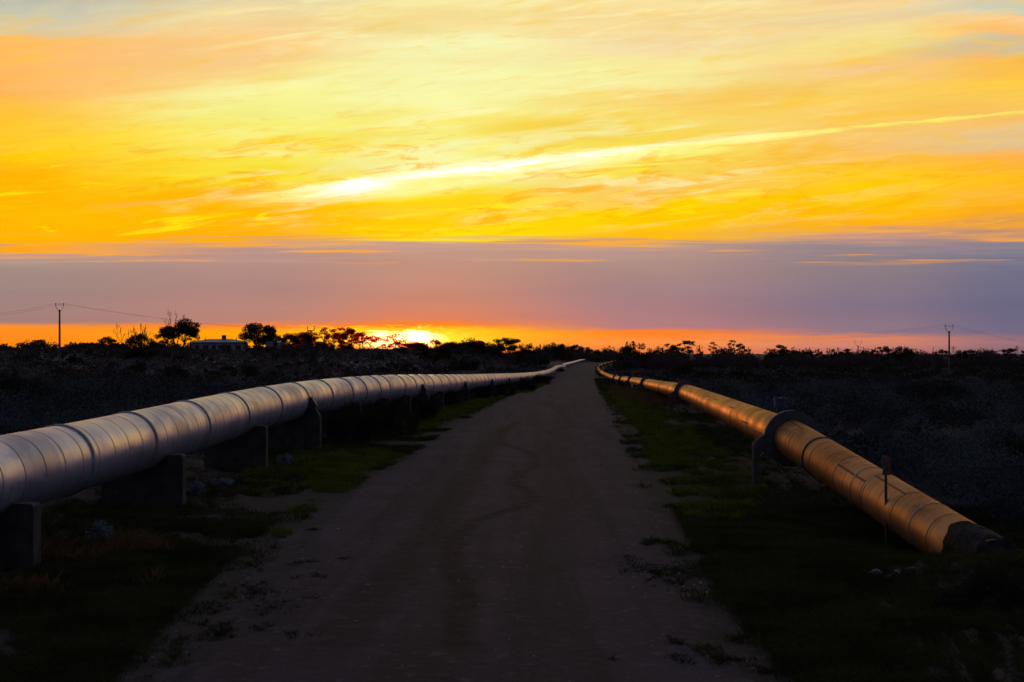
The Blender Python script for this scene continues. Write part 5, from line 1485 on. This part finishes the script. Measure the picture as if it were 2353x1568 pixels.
def make_grass(lp, rp):
    rng = np.random.default_rng(41)
    RL = lambda Y: np.interp(Y, RY, RXL); RR = lambda Y: np.interp(Y, RY, RXR)
    PL = lambda Y: np.interp(Y, lp.Q[:-4, 1], lp.Q[:-4, 0]); PR = lambda Y: np.interp(Y, rp.Q[:, 1], rp.Q[:, 0])
    def area(pts, n, jitter=0.0):
        """random ground points inside a surveyed polygon"""
        from math import inf
        W = [on_ground(*p) for p in pts]
        xs = [p.x for p in W]; ys = [p.y for p in W]
        X = rng.uniform(min(xs), max(xs), n * 5); Y = rng.uniform(min(ys), max(ys), n * 5)
        ins = np.zeros(len(X), bool); j = len(W) - 1
        for i in range(len(W)):
            c = ((ys[i] > Y) != (ys[j] > Y)) & (X < (xs[j] - xs[i]) * (Y - ys[i]) / (ys[j] - ys[i] + 1e-9) + xs[i])
            ins ^= c; j = i
        X, Y = X[ins][:n], Y[ins][:n]
        return X, Y
    # --- fresh green weeds in ragged mats along both edges
    V = []
    for pts, n, thr, h in [
        ([(640, 1050), (860, 1035), (930, 1052), (840, 1085), (800, 1130), (740, 1140), (720, 1090)], 1500, -.35, .13),
        ([(560, 1080), (690, 1030), (760, 1020), (720, 1120), (600, 1150)], 1300, .0, .12),
        ([(870, 1000), (940, 962), (1060, 928), (1150, 905), (1185, 905), (1100, 940), (1000, 985), (960, 1003)], 2600, -.3, .16),
        ([(1180, 905), (1240, 880), (1260, 882), (1210, 905)], 600, -.2, .2),
        ([(620, 1200), (720, 1150), (735, 1165), (690, 1210), (640, 1240)], 260, .25, .11),
        ([(1372, 900), (1392, 905), (1440, 960), (1470, 1015), (1450, 1020), (1425, 975)], 500, .25, .15),
        ([(1395, 900), (1460, 905), (1560, 960), (1640, 1030), (1560, 1060), (1500, 1040), (1450, 975)], 3400, -.25, .17),
        ([(1480, 1030), (1640, 1030), (1760, 1110), (1720, 1200), (1580, 1200), (1530, 1110)], 2800, .05, .15),
        ([(1365, 852), (1378, 852), (1400, 895), (1382, 890)], 400, -.2, .22)]:
        X, Y = area(pts, n)
        k = patch_noise(X, Y, 1.7, .6) > thr
        V.append(tufts(rng, X[k], Y[k], 24, .15, h * .85, .006, .7))
    stuff('green_weeds', np.concatenate(V), 'grass_green')
    # --- dull grass over both verges
    V = []
    X, Y = scatter(rng, 17000, 7.5, 62, lambda y: PL(y) - 1.5, lambda y: RL(y) + .3)
    d = np.clip((RL(Y) - X) / 2.2, 0, 1)
    k = (patch_noise(X, Y, .8, 1.9) > .35 - 1.5 * d) & (X > -Y * .42 - 1)
    V.append(tufts(rng, X[k], Y[k], 18, .14, .085, .0055, .8))
    X, Y = scatter(rng, 21000, 7.5, 62, lambda y: RR(y) - .35, lambda y: np.maximum(PR(y) + 1.5, y * .40))
    d = np.clip((X - RR(Y)) / 1.5, 0, 1)
    k = (patch_noise(X, Y, .9, 4.1) > .45 - 1.7 * d) & (X < PR(Y) + np.where(Y < 16, 8, 1.5)) & (X < Y * .42 + 1)
    V.append(tufts(rng, X[k], Y[k], 18, .14, .090, .0055, .8))
    X, Y = scatter(rng, 20000, 7.2, 22, lambda y: np.maximum(PL(y) + .3, -y * .40), lambda y: RL(y) - .15)
    k = patch_noise(X, Y, 1.1, 3.3) > -.55; V.append(tufts(rng, X[k], Y[k], 16, .12, .075, .0045, .8))
    X, Y = scatter(rng, 30000, 7.2, 24, lambda y: RR(y) + .1, lambda y: y * .40 + .3)
    k = patch_noise(X, Y, 1.1, 5.3) > -.95; V.append(tufts(rng, X[k], Y[k], 16, .12, .08, .0045, .8))
    X, Y = scatter(rng, 9000, 62, 260, lambda y: PL(y) - .5, lambda y: RL(y) + .2)
    V.append(tufts(rng, X, Y, 7, .3, .13, .02, .7))
    X, Y = scatter(rng, 8000, 62, 260, lambda y: RR(y) - .2, lambda y: PR(y) + 1)
    V.append(tufts(rng, X, Y, 7, .3, .13, .02, .7))
    stuff('verge_grass', np.concatenate(V), 'grass_dark')
    # --- loose tufts creeping onto the track near the camera
    V = []
    for (px, py, w) in [(690, 1470, 40), (520, 1452, 46), (610, 1445, 30), (640, 1395, 60), (720, 1330, 40), (590, 1360, 90), (470, 1400, 90), (380, 1480, 120), (260, 1530, 130),
                        (700, 1300, 30), (560, 1300, 60), (640, 1415, 50), (1480, 1310, 70), (1560, 1305, 70), (1440, 1290, 40), (1520, 1330, 60), (1650, 1330, 80), (1405, 1525, 18), (1545, 1480, 22),
                        (1620, 1500, 34), (1660, 1520, 30), (1700, 1470, 30), (1540, 1250, 24), (1500, 1245, 16), (1545, 1165, 18), (1555, 1140, 14), (1470, 1045, 16), (1560, 1520, 30), (1760, 1540, 60), (1490, 1255, 14),
                        (640, 1180, 26), (690, 1170, 26), (770, 1120, 20), (790, 1290, 10), (720, 1220, 12)]:
        c = on_ground(px, py); r = w * c.y / FP
        n = int(14 + r * r * 170)
        X = c.x + rng.normal(size=n) * r * .5; Y = c.y + rng.normal(size=n) * r * .9
        V.append(tufts(rng, X, Y, 20, .06, .055, .004, .9))
    stuff('track_side_tufts', np.concatenate(V), 'grass_dark')
    # --- dry reddish grass in places
    V = []
    X, Y = area([(0, 1280), (330, 1230), (420, 1300), (250, 1420), (0, 1460)], 1500)
    k = patch_noise(X, Y, 1.2, 2.2) > .1
    V.append(tufts(rng, X[k], Y[k], 9, .12, .18, .008, .6))
    X, Y = area([(1400, 895), (1450, 900), (1560, 930), (1500, 945), (1430, 915)], 900)
    V.append(tufts(rng, X, Y, 9, .25, .45, .02, .5))
    stuff('dry_grass', np.concatenate(V), 'grass_dry')
    # --- stones and clods on the track
    V = []
    n = 5200
    Y = rng.uniform(8, 70, n); u = rng.random(n)
    X = RL(Y) + (RR(Y) - RL(Y)) * u
    s = np.clip(rng.lognormal(-4.9, .5, n), .004, .03)
    Z = ground_z(X, Y) + .02 * np.sin(PI * u) + .006
    oct_ = np.array([[1, 0, 0], [0, 1, 0], [-1, 0, 0], [0, -1, 0], [0, 0, .8], [0, 0, -.8]])
    F = np.array([[0, 1, 4], [1, 2, 4], [2, 3, 4], [3, 0, 4]])
    P = np.stack([X, Y, Z], -1)
    J = oct_[None] * s[:, None, None] * rng.uniform(.6, 1.4, (n, 6, 3))
    vv = (P[:, None] + J).reshape(-1, 3)
    ff = (np.arange(n)[:, None, None] * 6 + F[None]).reshape(-1, 3)
    me = bpy.data.meshes.new('gravel_stones'); me.from_pydata(vv.tolist(), [], ff.tolist())
    o = link_mesh('gravel_stones', me, M['stone']); tag(o, kind='stuff')

# ------------------------------------------------------------------ build everything
make_materials()
M['stone'] = simple_mat('track_stone', (.07, .055, .055), (.22, .19, .19), 9, .9, bmp=.3)
make_world()
make_sun_camera()
make_ground()
LP = make_left_pipe()
make_left_far_pipe()
make_saddles(LP)
RP = make_right_pipe()
make_ring_supports(RP)
make_furniture(LP, RP)
make_rocks()
make_power()
make_house()
for i, tdef in enumerate(TREES):
    px, top, wd, Y, style, lab = tdef
    grp = 'trees along the horizon'
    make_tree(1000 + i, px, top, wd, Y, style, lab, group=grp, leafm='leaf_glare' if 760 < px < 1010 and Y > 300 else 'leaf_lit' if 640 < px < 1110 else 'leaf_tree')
dead_snag()
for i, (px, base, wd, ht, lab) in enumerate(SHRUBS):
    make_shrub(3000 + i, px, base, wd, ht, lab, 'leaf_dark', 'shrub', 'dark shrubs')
for i, (px, base, wd, ht, lab) in enumerate(PALE):
    make_shrub(4000 + i, px, base, wd, ht, lab, 'leaf_salt_pale' if i < 6 else 'leaf_salt', 'saltbush', 'pale saltbushes')
make_thickets()
make_saltbush(LP, RP)
make_grass(LP, RP)
